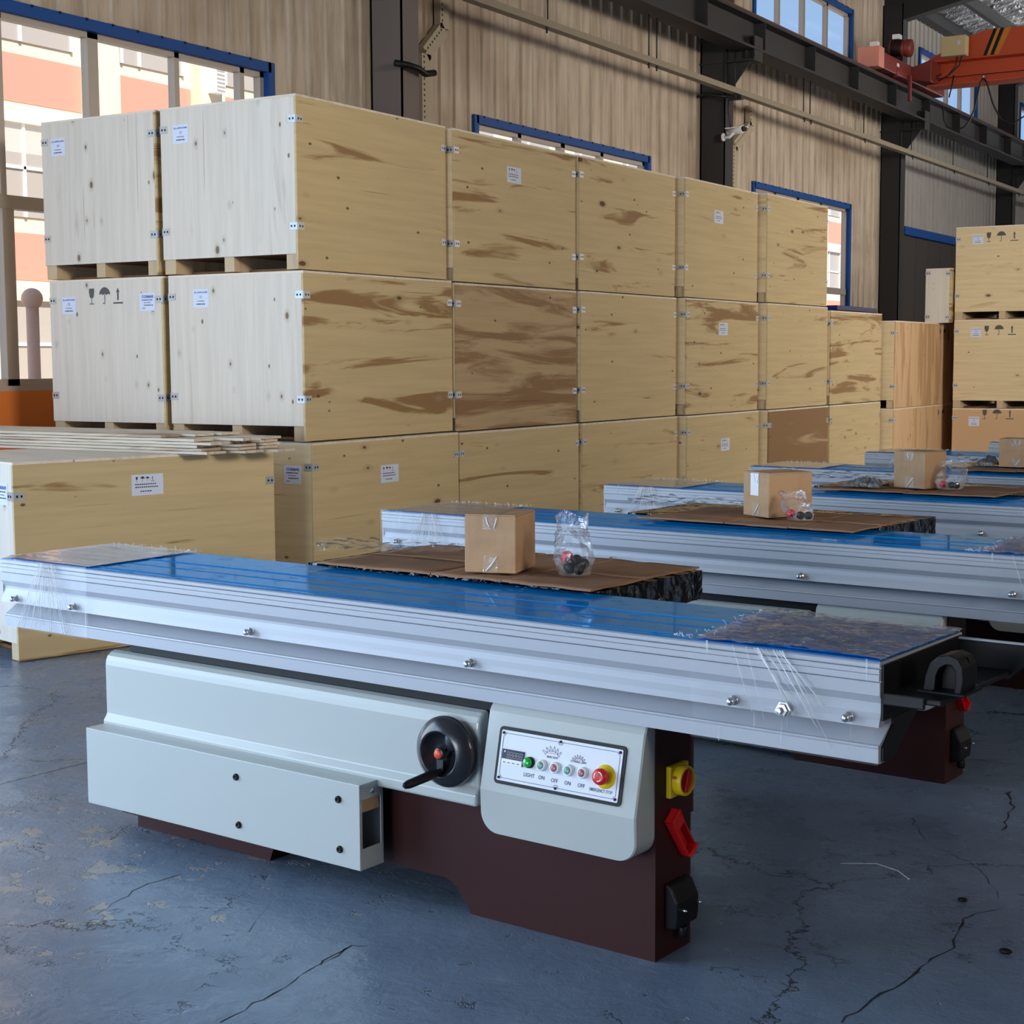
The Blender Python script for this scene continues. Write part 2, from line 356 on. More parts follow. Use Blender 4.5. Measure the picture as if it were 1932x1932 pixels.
        for k, v in tags.items(): o[k] = v
        return o
def thing(name, label, cat, loc=(0, 0, 0), rz=0, group=None):
    o = bpy.data.objects.new(name, None); COL.objects.link(o); o.location = loc; o.rotation_euler = (0, 0, rz); o.empty_display_size = .1
    o['label'] = label; o['category'] = cat
    if group: o['group'] = group
    return o
def tag(o, label, cat, group=None):
    o['label'] = label; o['category'] = cat
    if group: o['group'] = group
    return o
def dup(root, loc, rz, label, group=None):
    def cp(o, par):
        c = o.copy(); COL.objects.link(c)
        if par: c.parent = par
        for ch in list(o.children): cp(ch, c)
        return c
    r = cp(root, None); r.location = loc; r.rotation_euler = (0, 0, rz); r['label'] = label
    if group: r['group'] = group
    return r
def struct(mb, name, parent=None, **k): return mb.obj(name, parent, kind='structure', **k)
def frame(o, u, v):
    o, u, v = Vector(o), Vector(u).normalized(), Vector(v).normalized(); n = u.cross(v)
    return lambda a, b, c=0: tuple(o+u*a+v*b+n*c)
def text_mesh(txt, size, bold=0.0):
    cu = bpy.data.curves.new('t', 'FONT'); cu.body = txt; cu.size = size; cu.align_x = 'CENTER'; cu.align_y = 'CENTER'; cu.offset = bold; cu.resolution_u = 2
    ob = bpy.data.objects.new('t', cu); COL.objects.link(ob)
    dg = bpy.context.evaluated_depsgraph_get(); dg.update(); me = ob.evaluated_get(dg).to_mesh()
    vs = [tuple(v.co) for v in me.vertices]; fs = [tuple(p.vertices) for p in me.polygons]
    ob.evaluated_get(dg).to_mesh_clear(); bpy.data.objects.remove(ob); bpy.data.curves.remove(cu)
    return vs, fs
TCACHE = {}
def put_text(mb, txt, size, u, v, n, mat, bold=0., sx=1.):
    k = (txt, size, bold)
    if k not in TCACHE: TCACHE[k] = text_mesh(txt, size, bold)
    vs, fs = TCACHE[k]; mb.add([(a*sx+u, b+v, n) for a, b, _ in vs], fs, mat)
def arc(cx, cy, r, a0, a1, n): return [(cx+r*math.cos(math.radians(a0+(a1-a0)*i/n)), cy+r*math.sin(math.radians(a0+(a1-a0)*i/n))) for i in range(n+1)]
def icon(mb, kind, u, v, s, mat, n=0.):
    T = lambda P: [(u+a*s, v+b*s, n) for a, b in P]
    def q(*P): mb.add(T(P), [tuple(range(len(P)))], mat)
    if kind == 'glass':
        q(*([(-.22, .5), (.10, .5), (.04, .38), (.14, .36), (.10, .5), (.24, .5)][:1]+[(.24, .5), (.22, .15)]+arc(0, .08, .2, 20, -200, 10)+[(-.24, .2)]))
        q((-.025, -.1), (.025, -.1), (.025, -.45), (-.025, -.45)); q((-.2, -.5), (.2, -.5), (.2, -.44), (-.2, -.44))
    elif kind == 'umbrella':
        q(*(arc(0, .08, .48, 0, 180, 12)+[(-.32, .14), (-.16, .07), (0, .14), (.16, .07), (.32, .14)])); q((-.03, .1), (.03, .1), (.03, -.42), (-.03, -.42))
        q((-.03, -.42), (.03, -.42), (-.02, -.5), (-.14, -.5), (-.18, -.4), (-.12, -.4), (-.09, -.45))
    else:
        q((0, .5), (.15, .22), (.07, .22), (.07, -.28), (-.07, -.28), (-.07, .22), (-.15, .22)); q((-.42, -.5), (.42, -.5), (.42, -.4), (-.42, -.4))

# ------------------------------------------------------------------ the hall
XW = -8.55
mb = MB(); mb.add([(-9, -9, 0), (11, -9, 0), (11, 46, 0), (-9, 46, 0)], [(0, 1, 2, 3)], M['floor']); struct(mb, 'floor')
def crack(pts, wd, seed):
    rr = random.Random(seed); P = []
    for (x0_, y0_), (x1_, y1_) in zip(pts, pts[1:]):
        n_ = max(2, int(math.hypot(x1_-x0_, y1_-y0_)/.035))
        for i in range(n_): P.append((x0_+(x1_-x0_)*i/n_+rr.uniform(-.009, .009), y0_+(y1_-y0_)*i/n_+rr.uniform(-.009, .009), wd*rr.uniform(.15, 1.)))
    P.append((*pts[-1], .0004)); mb = MB(); vs = []
    for i, (x, y, w_) in enumerate(P):
        a, b = P[max(i-1, 0)], P[min(i+1, len(P)-1)]; L = math.hypot(b[0]-a[0], b[1]-a[1]) or 1; nx_, ny_ = -(b[1]-a[1])/L*w_, (b[0]-a[0])/L*w_
        vs += [(x+nx_, y+ny_, .0006), (x-nx_, y-ny_, .0006)]
    mb.add(vs, [(2*i, 2*i+1, 2*i+3, 2*i+2) for i in range(len(P)-1)], M['crack']); mb.obj('floor_crack', bpy.data.objects['floor'], kind='structure')
M['crack'] = pmat('crack_grime', (.02, .021, .025), .8)
crack([(-1.169, 3.335), (-1.135, 3.538), (-1.109, 3.675), (-1.105, 3.821), (-1.078, 3.928), (-1.112, 4.142), (-1.089, 4.207), (-1.036, 4.282)], 0.004, 0)
crack([(-2.371, 2.614), (-2.386, 2.858), (-2.404, 3.153)], 0.003, 1)
crack([(-1.322, 5.478), (-1.253, 5.247), (-1.225, 4.99)], 0.006, 2)
crack([(-3.144, 2.988), (-3.203, 3.209), (-3.182, 3.359)], 0.002, 3)
crack([(-1.598, 5.872), (-1.486, 5.854), (-1.361, 5.863)], 0.003, 4)
crack([(-1.516, 4.99), (-1.378, 4.738), (-1.172, 4.581), (-1.069, 4.352)], 0.0018, 5)
crack([(-2.4, 3.005), (-2.412, 3.156), (-2.368, 3.175)], 0.003, 6)
crack([(-2.696, 3.1), (-2.791, 3.284)], 0.0016, 7)
mb = MB(); mb.add([(-60, -30, -.12), (-8.62, -30, -.12), (-8.62, 80, -.12), (-60, 80, -.12)], [(0, 1, 2, 3)], M['ground_out']); struct(mb, 'trim_1')

# holes: y0, y1, z0, z1
WIN = {1: (5.9, 10.23, 1.33, 3.84), 2: (13.41, 17.16, 1.33, 3.82), 3: (20.44, 24.25, 1.33, 3.82), 4: (20.40, 24.22, 5.70, 6.79), 5: (27.8, 31.42, 5.70, 6.79), 6: (34.88, 38.6, 5.70, 6.79), 7: (13.4, 17.16, 5.70, 6.79), 8: (34.9, 38.6, 1.33, 3.82)}
DOOR = (27.1, 31.6, 0, 3.62); GATE = (-3.2, 3.6, 0, 4.5)
holes = list(WIN.values())+[DOOR, GATE]
ZT = 7.42
mb = MB()
br = set()
y = -8.; prof = {}
while y < 45:
    for dy_, dx_ in ((0, 0), (.012, .022), (.034, .022), (.046, 0)): prof[round(y+dy_, 4)] = dx_
    y += .25
ks = sorted(prof)
def off(yy):
    for a, b in zip(ks, ks[1:]):
        if a <= yy <= b: return prof[a]+(prof[b]-prof[a])*(yy-a)/(b-a)
    return 0
ys = sorted(set(ks) | {h[0] for h in holes} | {h[1] for h in holes})
for a, b in zip(ys, ys[1:]):
    mid = (a+b)/2; segs = [(0, ZT)]
    for h in holes:
        if h[0] <= mid <= h[1]:
            ns = []
            for s0, s1 in segs:
                if h[2] > s0: ns.append((s0, min(s1, h[2])))
                if h[3] < s1: ns.append((max(s0, h[3]), s1))
            segs = [q for q in ns if q[1]-q[0] > 1e-4]
    for s0, s1 in segs: mb.add([(XW+off(a), a, s0), (XW+off(b), b, s0), (XW+off(b), b, s1), (XW+off(a), a, s1)], [(0, 1, 2, 3)], M['cladding'])
# outer skin
for a, b in zip([-8]+sorted({h[0] for h in holes} | {h[1] for h in holes}), sorted({h[0] for h in holes} | {h[1] for h in holes})+[45]):
    mid = (a+b)/2; segs = [(0, ZT)]
    for h in holes:
        if h[0] <= mid <= h[1]:
            ns = []
            for s0, s1 in segs:
                if h[2] > s0: ns.append((s0, min(s1, h[2])))
                if h[3] < s1: ns.append((max(s0, h[3]), s1))
            segs = [q for q in ns if q[1]-q[0] > 1e-4]
    for s0, s1 in segs: mb.add([(XW-.08, a, s0), (XW-.08, b, s0), (XW-.08, b, s1), (XW-.08, a, s1)], [(0, 1, 2, 3)], M['cladding'])
struct(mb, 'wall_left')
mb = MB(); mb.box(XW+.002, XW+.05, 4.2, 11.55, 0.02, 1.30, M['orange_wall']); struct(mb, 'trim_2')
mb = MB(); mb.box(10, 10.1, -8, 45, 0, 7.5, M['cladding']); struct(mb, 'wall_right')
mb = MB(); mb.box(-8.6, 10.1, 45, 45.1, 0, 9.5, M['cladding']); struct(mb, 'wall_far')
mb = MB(); mb.box(-8.6, -7.2, -8.1, -8, 0, 9.5, M['cladding']); mb.box(-7.2, 1.4, -8.1, -8, 5, 9.5, M['cladding']); mb.box(1.4, 10.1, -8.1, -8, 0, 9.5, M['cladding']); struct(mb, 'wall_near')

def window(n, h, mull, rail=None, vlow=(), sill=False):
    y0, y1, z0, z1 = h; fr = .085
    mb = MB(); x0, x1 = XW-.1, XW+.035
    mb.box(x0, x1, y0-.03, y1+.03, z1-.005, z1+.075, M['blue_frame']); mb.box(x0, x1, y1-.005, y1+.075, z0-.03, z1+.075, M['blue_frame']); mb.box(x0, x1, y0-.075, y0+.005, z0-.03, z1+.075, M['blue_frame'])
    mb.box(x0, x1, y0-.075, y1+.075, z0-.07, z0+.005, M['alu_frame'] if sill else M['blue_frame'])
    for k in range(int((y1-y0)/.25)): mb.lathe([(.012, 0), (.008, .012)], (x1-.001, y0+.1+.25*k, z1+.068), (1, 0, 0), M['black'], 6)
    root = struct(mb, 'window_%d' % n)
    mb = MB(); a0, a1 = XW-.09, XW-.02
    mb.box(a0, a1, y0, y1, z1-.045, z1, M['alu_frame']); mb.box(a0, a1, y0, y1, z0, z0+.05, M['alu_frame'])
    mb.box(a0, a1, y1-.05, y1, z0, z1, M['alu_frame']); mb.box(a0, a1, y0, y0+.05, z0, z1, M['alu_frame'])
    zr = rail if rail else z0
    for m_, wd in mull: mb.box(a0, a1, m_-wd/2, m_+wd/2, zr, z1, M['alu_frame'])
    if rail: mb.box(a0-.01, a1+.01, y0, y1, rail-.045, rail+.045, M['alu_frame'])
    for m_, wd in vlow: mb.box(a0, a1, m_-wd/2, m_+wd/2, z0, rail, M['alu_frame'])
    mb.obj('window_frame', root, kind='structure')
    mb = MB(); mb.add([(XW-.055, y0, z0), (XW-.055, y1, z0), (XW-.055, y1, z1), (XW-.055, y0, z1)], [(0, 1, 2, 3)], M['glass']); mb.obj('window_pane', root, kind='structure')
window(1, WIN[1], [(6.65, .05), (7.50, .05), (8.35, .10), (9.21, .05), (9.96, .05)], 2.58, [(6.7, .06), (7.53, .10), (8.4, .06), (9.2, .1)], True)
window(2, WIN[2], [(14.28, .07), (15.19, .09), (16.09, .07)], 2.55, [(15.2, .09)])
window(3, WIN[3], [(21.27, .07), (22.16, .09), (23.11, .07)], 2.53, [(22.2, .09), (23.2, .06)])
for n in (4, 5, 6, 7):
    h = WIN[n]; L = h[1]-h[0]; window(n, h, [(h[0]+L*k/4, .06 if k % 2 else .08) for k in (1, 2, 3)])
window(8, WIN[8], [(36.7, .08)], 2.53)
# bay door with blue head
mb = MB(); mb.box(XW-.05, XW+.06, DOOR[0]-.1, DOOR[1]+.1, 3.60, 3.74, M['blue_frame']); dr = struct(mb, 'door_1')
mb = MB()
for k in range(6):
    a = DOOR[0]+k*.75; mb.box(XW-.06, XW-.02, a+.006, a+.744, 0, 3.6, M['grey_door'])
mb.obj('door_leaf', dr, kind='structure')
mb = MB(); mb.box(XW-.05, XW+.05, GATE[0]-.1, GATE[1]+.1, 4.5, 4.64, M['blue_frame']); struct(mb, 'door_2')

# roof: foil backed sheets on purlins and rafters
RS = .175
rz = lambda x: 7.40+RS*(x+8.6) if x < .5 else 7.40+RS*9.1-RS*(x-.5)
mb = MB(); nx = 60
def roof_left(u, v):
    x = -8.62+9.12*u; yy = 18+20*v; ph = yy/.38; sag = .045*abs(math.sin(math.pi*ph)); fold = .02*math.sin(x*6.3/1.0+math.sin(ph)*2)
    return (x, yy, rz(x)+.12-sag+fold*abs(math.sin(math.pi*ph)))
mb.grid(70, 420, roof_left, M['foil'])
mb.grid(4, 4, lambda u, v: (-8.62+9.12*u, -9+27*v, rz(-8.62+9.12*u)+.12), M['foil']); mb.grid(4, 4, lambda u, v: (-8.62+9.12*u, 38+8*v, rz(-8.62+9.12*u)+.12), M['foil'])
mb.grid(4, 4, lambda u, v: (.5+9.7*u, -9+55*v, rz(.5+9.7*u)+.12), M['foil'])
struct(mb, 'ceiling')
mb = MB(); mb.add([(-8.75, -9, 7.7), (.5, -9, 9.35), (.5, 46, 9.35), (-8.75, 46, 7.7)], [(0, 1, 2, 3)], M['steel_paint']); mb.add([(.5, -9, 9.35), (10.3, -9, 7.6), (10.3, 46, 7.6), (.5, 46, 9.35)], [(0, 1, 2, 3)], M['steel_paint']); struct(mb, 'trim_3')
mb = MB(); mb.box(XW-.02, XW+.2, -8, 45, 7.30, 7.50, M['steel_girder']); struct(mb, 'trim_4')
COLY = [(4.55, 'no'), (11.66, 'behind the two tall front crates'), (18.67, 'carrying the security camera'), (25.75, 'beside the dark bay door'), (33.05, 'at the far right edge')]
purl = [-7.65+1.15*k for k in range(7)]
for k, x in enumerate(purl):
    mb = MB(); mb.prism([(x-.04, rz(x)-.16), (x+.04, rz(x)-.15), (x+.04, rz(x)+.045), (x-.04, rz(x)+.04)], 'y', -8, 45, M['steel_girder']); struct(mb, 'trim_%d' % (5+k))

def I_beam(mb, axis, c0, c1, a, b, z0, z1, tw, tf, wf, mat):
    """I section: along axis from a to b, centre c0, flange width wf"""
    for lo, hi in ((z0, z0+tf), (z1-tf, z1)):
        if axis == 'y': mb.box(c0-wf/2, c0+wf/2, a, b, lo, hi, mat)
        else: mb.box(a, b, c0-wf/2, c0+wf/2, lo, hi, mat)
    if axis == 'y': mb.box(c0-tw/2, c0+tw/2, a, b, z0+tf, z1-tf, mat)
    else: mb.box(a, b, c0-tw/2, c0+tw/2, z0+tf, z1-tf, mat)
for i, (cy_, desc) in enumerate(COLY):
    if i == 0: continue
    mat = M['steel_paint'] if i == 1 else M['steel_girder']  # nearest column takes the lightened paint, as if lit
    root = thing('steel_column', 'dark grey steel wall column '+desc, 'column', (-8.37, cy_+.13, 0), 0, 'steel columns along the wall')
    mb = MB(); mb.box(-.165, .17, -.13, -.115, 0, 7.2, mat) if i == 1 else mb.box(-.165, .17, -.13, -.118, 0, 7.2, mat)
    mb.box(.155, .17, -.13, .13, 0, 7.2, mat); mb.box(-.165, -.15, -.13, .13, 0, 7.2, mat); mb.box(-.16, .165, .115, .13, 0, 7.2, mat)
    mb.obj('shaft', root)
    br_ = MB(); ymid = -.13; T = .02
    br_.box(.17, .56, -.13, .13, 5.45, 5.47, mat); br_.box(.17, .56, -.15, .13, 5.17, 5.19, mat); br_.box(-.19, .17, -.15, .13, 5.45, 5.47, mat); br_.box(-.19, .17, -.15, .13, 5.17, 5.19, mat)
    br_.box(.17, .56, -.03, -.01, 4.88, 5.45, mat) if False else br_.prism([(.17, 4.86), (.25, 4.88), (.48, 5.17), (.55, 5.17), (.55, 5.45), (.17, 5.45)], 'y', -.07, -.05, mat)
    br_.box(.44, .455, -.13, .13, 5.19, 5.45, mat); br_.box(.545, .56, -.13, .13, 5.19, 5.45, mat); br_.box(.165, .18, -.15, .13, 4.9, 5.6, mat)
    br_.obj('bracket', root)
    rf = MB(); lx = -.3
    pts = [(-.16, 6.88), (1.0, 7.12), (8.9, 8.52), (8.9, 8.95), (-.16, 7.34)]
    rf.prism(pts, 'y', -.10, .12, mat); rf.obj('rafter', root)

# crane runway girder
GX = -7.95
rg = thing('crane_runway_beam', 'long dark steel crane girder running on brackets along the wall columns', 'girder', (GX, 10, 0))
mb = MB(); y0, y1 = 1, 34.8
I_beam(mb, 'y', 0, 0, y0, y1, 5.30, 5.70, .02, .03, .30, M['steel_girder']); mb.obj('girder', rg)
mb = MB()
for k in range(18): mb.box(.01, .145, 2+k*1.75, 2.012+k*1.75, 5.33, 5.67, M['steel_girder'])
mb.obj('stiffener', rg)
mb = MB(); mb.prism([(-.05, 5.70), (.05, 5.70), (.05, 5.715), (.012, 5.725), (.012, 5.75), (.035, 5.76), (.035, 5.785), (-.035, 5.785), (-.035, 5.76), (-.012, 5.75), (-.012, 5.725), (-.05, 5.715)], 'y', y0, y1, M['rail_red']); mb.obj('rail', rg)

# cable rail hung along the wall
cr = thing('cable_rail', 'thin steel angle rail hung on rods along the wall below the crane girder', 'rail', (-8.0, 10, 0))
mb = MB(); mb.prism([(-.05, 4.75), (.05, 4.75), (.05, 4.762), (.02, 4.765), (.02, 4.83), (-.05, 4.83)], 'y', 2.4, 25.5, M['tray_rail']); mb.obj('angle', cr)
for yy in (3.95, 6.2, 6.4, 8.6, 10.95, 11.2, 13.45, 15.8, 18.2, 20.5, 22.8):
    mb = MB(); mb.tube([(-.04, yy, 4.76), (-.04, yy, 5.32)], .008, M['cable'], 6); mb.tube([(-.04, yy-.02, 4.75), (.03, yy-.14, 4.74), (.03, yy-.14, 4.69)], .01, M['cable'], 6); mb.obj('hanger_rod', cr)
def trunking(loc_x, pts, label):
    mb = MB()
    for (a, b), (c, d) in zip(pts, pts[1:]):
        t = Vector((0, c-a, d-b)).normalized(); nn = Vector((0, -t.z, t.y))*.075
        P = [(a+nn.y, b+nn.z), (a-nn.y, b-nn.z), (c-nn.y, d-nn.z), (c+nn.y, d+nn.z)]
        mb.prism(P, 'x', loc_x-.07, loc_x, M['trunk'])
        L = Vector((0, c-a, d-b)).length
        for q in range(int(L/.05)):
            p = Vector((0, a, b))+t*(.03+q*.05)
            mb.box(loc_x-.001, loc_x+.001, p.y-.05, p.y-.03, p.z-.01, p.z+.01, M['black'])
    tag(mb.obj('cable_trunking'), label, 'trunking', 'cable trunkings on the wall')
trunking(-8.455, [(12.73, 5.6), (12.73, 4.60), (12.42, 4.32), (12.42, 2.5)], 'cream cable trunking kinked down the wall beside the nearest column')
trunking(-8.455, [(20.15, 4.86), (20.15, 4.60), (19.6, 4.27), (19.55, 3.2)], 'cream cable trunking dropping from the rail behind the security camera')
mb = MB(); mb.tube([(-8.2, 11.55, 4.08), (-8.13, 11.66, 4.07), (-8.12, 11.8, 4.06), (-8.12, 11.9, 4.03), (-8.12, 12.05, 4.06)], .03, M['black'], 8)
tag(mb.obj('wall_bracket'), 'short black steel arm clamped on the nearest wall column', 'bracket')
mb = MB(); mb.tube([(-8.6, 18.55, 4.62), (-8.61, 18.55, 4.70), (-8.55, 18.55, 4.76), (-8.42, 18.55, 4.79), (-8.09, 18.55, 4.73)], .016, M['cable'], 8); mb.box(-8.1, -7.92, 18.52, 18.6, 4.685, 4.738, M['cable'])
tag(mb.obj('wall_bracket'), 'black bent cable arm on the column above the security camera', 'bracket')
mb = MB(); mb.tube([(-8.12, 18.6, 4.78), (-8.12, 18.58, 4.55), (-8.07, 18.55, 4.35)], .008, M['cable'], 6); tag(mb.obj('camera_cable'), 'thin black cable hanging down to the security camera', 'cable')
cc = thing('security_camera', 'white bullet security camera bracketed on the second column', 'camera', (-8.2, 18.60, 4.27))
mb = MB(); mb.lathe([(.0, 0), (.05, 0), (.05, .02), (.0, .025)], (0, 0, -.02), (1, 0, 0), M['white'], 16); mb.tube([(.02, 0, -.02), (.10, -.01, -.03), (.16, -.02, .02)], .018, M['white'], 8); mb.obj('mount', cc)
mb = MB(); mb.tube([(.06, .06, .035), (.30, -.05, .055)], .045, M['white'], 12); mb.box(.05, .33, -.055, .055, .075, .085, M['white']); mb.obj('housing', cc)
mb = MB(); mb.tube([(.29, -.045, .053), (.325, -.06, .056)], .036, M['black_plastic'], 12); mb.obj('lens', cc)

# overhead crane: bridge, end carriage, motor, boxes
ck = thing('overhead_crane', 'orange overhead bridge crane with black and amber stripes riding the girder', 'crane', (GX, 25.2, 5.785))
mb = MB()
mb.box(.30, 16.5, .08, .5, -.03, .0, M['crane']); mb.prism([(.38, 0), (16.5, 0), (16.5, .34), (.34, .34), (.30, .2)], 'y', .28, .30, M['crane'])
mb.box(.28, 16.5, .06, .52, .34, .365, M['crane'])
mb.prism([(.28, .365), (16.5, .365), (16.5, .77), (1.2, .765), (.95, .70), (.32, .40)], 'y', .12, .46, M['crane'])
mb.obj('bridge_beam', ck, .006)
mb = MB(); X = lambda a: a-GX
for a0 in (-6.575, -6.45-.02):
    mb.add([(X(a0-.055+.0), .115, .77), (X(a0+.0), .115, .77), (X(a0-.155), .115, .37), (X(a0-.21), .115, .37)], [(0, 1, 2, 3)], M['black'])
mb.add([(X(-6.575), .116, .77), (X(-6.525), .116, .77), (X(-6.68), .116, .37), (X(-6.73), .116, .37)], [(0, 1, 2, 3)], M['amber'])
mb.add([(X(-6.45), .116, .77), (X(-6.36), .116, .77), (X(-6.55), .116, .37), (X(-6.62), .116, .37)], [(0, 1, 2, 3)], M['amber'])
mb.obj('warning_stripe', ck)
mb = MB(); mb.box(-.12, .14, -1.6, 1.6, .03, .27, M['crane_dark']); mb.prism([(.14, .05), (.45, .0), (.45, .34), (.14, .25)], 'y', -.2, .5, M['crane_dark']); mb.box(-.14, .17, -.28, -.22, -.42, .3, M['crane_dark']) if False else None
mb.box(.15, .20, -.42, -.36, -.30, .1, M['crane_dark']); mb.obj('end_carriage', ck, .01)
mb = MB(); mb.box(-.17, .16, -1.85, -1.6, .02, .32, M['crane_pale']); mb.obj('buffer_box', ck, .01)
mb = MB(); mb.box(-.02, .10, -1.75, -1.65, .32, .40, M['white']); mb.obj('limit_switch', ck)
mb = MB(); mb.tube([(-.02, -.75, .47), (.28, -.75, .44)], [.12, .12], M['crane_dark'], 16)
for q in range(8): mb.lathe([(.13, 0), (.13, .012)], (.0+.022*q, -.75, .468-.002*q), (1, 0, -.1), M['black'], 16)
mb.box(.02, .13, -.82, -.68, .59, .66, M['white']); mb.lathe([(.0, 0), (.135, 0), (.135, .08), (.08, .1), (0, .1)], (.22, -.75, .445), (1, 0, -.1), M['crane_dark'], 16); mb.obj('travel_motor', ck)
mb = MB(); mb.tube([(.10, -.9, .14), (.12, -.9, .0)], .05, M['crane_dark'], 12); mb.box(.06, .15, -.95, -.85, .15, .2, M['white']); mb.obj('brake', ck)
mb = MB(); mb.box(X(-7.35), X(-6.97), -.22, -.02, .36, .66, M['box_cream']); mb.obj('control_box', ck, .008)
mb = MB(); mb.box(X(-7.09), X(-7.05), -.222, -.218, .52, .58, M['plate']); mb.obj('box_badge', ck)
mb = MB()
for q in (0, 1): mb.tube([(X(-7.12+.07*q), -.12, .36), (X(-7.14+.06*q), -.13, .22), (X(-7.25), -.14, .08), (X(-7.4), -.1, .02), (X(-7.45), -.1, .09), (X(-7.36), -.1, .11)], .012, M['cable'], 6)
mb.tube([(X(-7.2), .0, .1), (X(-7.22), -.05, -.1), (X(-7.24), -.1, -.25)], .012, M['cable'], 6); mb.obj('wiring', ck)
mb = MB(); P = [(-6.755, .03), (-6.80, -.05), (-6.88, -.43), (-6.95, -.6), (-7.03, -.70), (-7.18, -.75), (-7.30, -.68), (-7.36, -.56), (-7.38, -.35)]
mb.tube([(X(a), .05, b) for a, b in P], .014, M['cable'], 6); mb.tube([(X(-6.755), .05, .03), (X(-6.70), .05, -.05), (X(-6.6), .05, -.38), (X(-6.48), .05, -.62), (X(-6.3), .05, -.72), (X(-6.1), .05, -.6), (X(-6.0), .05, 0)], .014, M['cable'], 6); mb.obj('festoon_cable', ck)
mb = MB(); mb.lathe([(.02, 0), (.02, .05)], (X(-6.755), .05, .02), (0, 0, 1), M['steel'], 8); mb.tube([(.35, .07, .085), (16, .07, .085)], .006, M['cable'], 6); mb.obj('trolley_wire', ck)

# ------------------------------------------------------------------ outside the windows
fb = thing('office_building', 'sunlit cream and red building seen through the left windows', 'building', (-20, 12, 0))
mb = MB(); mb.box(-6, 0, -14, 70, -.1, 11, M['facade']); mb.obj('wall', fb)
for k in range(-2, 20):
    ya = 5.25+2.63*k
    for zb in (5.55, 2.75, 8.3):
        mb = MB(); mb.box(-.05, .01, ya+.02, ya+1.95, zb+.05, zb+.80, M['facade_red']); mb.obj('spandrel', fb)
        mb = MB(); mb.box(-.05, .03, ya+.2, ya+1.75, zb-1.75, zb-.28, M['facade_win'])
        for a in (ya+.2, ya+.62, ya+1.7): mb.box(.0, .06, a, a+.05, zb-1.75, zb-.28, M['white'])
        mb.box(.0, .06, ya+.2, ya+1.75, zb-1.0, zb-.95, M['white']); mb.box(0, .12, ya+.1, ya+1.85, zb-.28, zb-.06, M['facade']); mb.obj('window', fb)
    mb = MB(); mb.box(-.02, .22, ya-.66, ya+.0, -.1, 11, M['facade']); mb.obj('pilaster', fb)
mb = MB()
mb.box(.22, .42, 10.05, 10.3, 6.3, 6.9, M['white'])
for q in range(8): mb.box(.42, .43, 10.07, 10.28, 6.33+.07*q, 6.36+.07*q, M['facade_win'])
mb.obj('louvre', fb)
mb = MB(); rnd = random.Random(3)
for q in range(1500):
    a, c = rnd.uniform(-2.2, 2.2), rnd.random(); z = .1+1.15*c**.7; yv = 11.2+a
    p = Vector((-13.6+rnd.uniform(-.35, .35), yv, z*(1-.06*a*a))); t = Vector((rnd.uniform(-1, 1), rnd.uniform(-1, 1), rnd.uniform(-1, 1))).normalized(); s2 = t.cross(Vector((.3, .5, .8))).normalized()*.05; t *= .09
    mb.add([tuple(p-t), tuple(p+s2), tuple(p+t), tuple(p-s2)], [(0, 1, 2, 3)], M['leaf'])
tag(mb.obj('hedge'), 'sunlit clipped hedge outside the left window', 'hedge')
mb = MB(); mb.tube([(-11.5, 10.35, -.1), (-11.5, 10.35, 2.02)], .06, M['post_pink'], 12); mb.ball((-11.5, 10.35, 2.08), .10, M['post_pink'], 8)
tag(mb.obj('bollard'), 'pinkish round-topped post outside the left window', 'post')

# ------------------------------------------------------------------ plywood crates
def clip_mesh(sx, sy):
    """L shaped corner clip at the local origin; legs along sx (x) and sy (y)"""
    mb = MB()
    mb.box(0 if sx > 0 else -.058, .058 if sx > 0 else 0, -.004 if sy > 0 else 0, 0 if sy > 0 else .004, -.022, .022, M['clip'])
    mb.box(0 if sx < 0 else -.004, .004 if sx < 0 else 0, 0 if sy > 0 else -.058, .058 if sy > 0 else 0, -.022, .022, M['clip'])
    for a in (.018, .042):
        mb.box(sx*a-.005, sx*a+.005, -sy*.0055 if sy > 0 else 0.004, -sy*.004 if sy > 0 else .0055, -.006, .006, M['black'])
        mb.box(-sx*.0055 if sx < 0 else -.0055, -.004 if sx > 0 else .0055, sy*a-.005, sy*a+.005, -.006, .006, M['black'])
    return mb
CLIPS = {}
def clip(parent, loc, sx, sy, which=None):
    if (sx, sy) not in CLIPS:
        o = clip_mesh(sx, sy).obj('corner_clip', parent); CLIPS[(sx, sy)] = o
    else:
        o = CLIPS[(sx, sy)].copy(); COL.objects.link(o); o.parent = parent
    o.location = loc
def sticker(parent, P, wd, ht, lines, icons=False, name='sticker'):
    """paper sticker on the plane P(u,v,n) with print on it"""
    mb = MB(P); mb.add([(a, b, c) for a in (-wd/2, wd/2) for b in (-ht/2, ht/2) for c in (.0005, .0015)], [(0, 1, 3, 2), (4, 6, 7, 5), (0, 4, 5, 1), (2, 3, 7, 6), (0, 2, 6, 4), (1, 5, 7, 3)], M['paper'])
    o = mb.obj(name, parent, label='white printed paper sticker')
    mb = MB(P)
    for it in lines:
        if it[0] == 't': put_text(mb, it[1], it[2], it[3], it[4], .0022, it[5] if len(it) > 5 else M['ink'], it[6] if len(it) > 6 else 0)
        elif it[0] == 'b':
            n_ = max(2, int(it[1]/.012)); s_ = it[1]/n_; rr = random.Random(int(it[2]*1e4)+int(it[3]*1e4))
            for q in range(n_):
                a = it[2]-it[1]/2+q*s_; mb.add([(a, it[3]-it[4]/2, .0022), (a+s_*rr.uniform(.6, .92), it[3]-it[4]/2, .0022), (a+s_*rr.uniform(.6, .92), it[3]+it[4]/2, .0022), (a, it[3]+it[4]/2, .0022)], [(0, 1, 2, 3)], M['ink'])
        else: icon(mb, it[1], it[2], it[3], it[4], M['ink'], .0022)
    mb.obj('print', o)
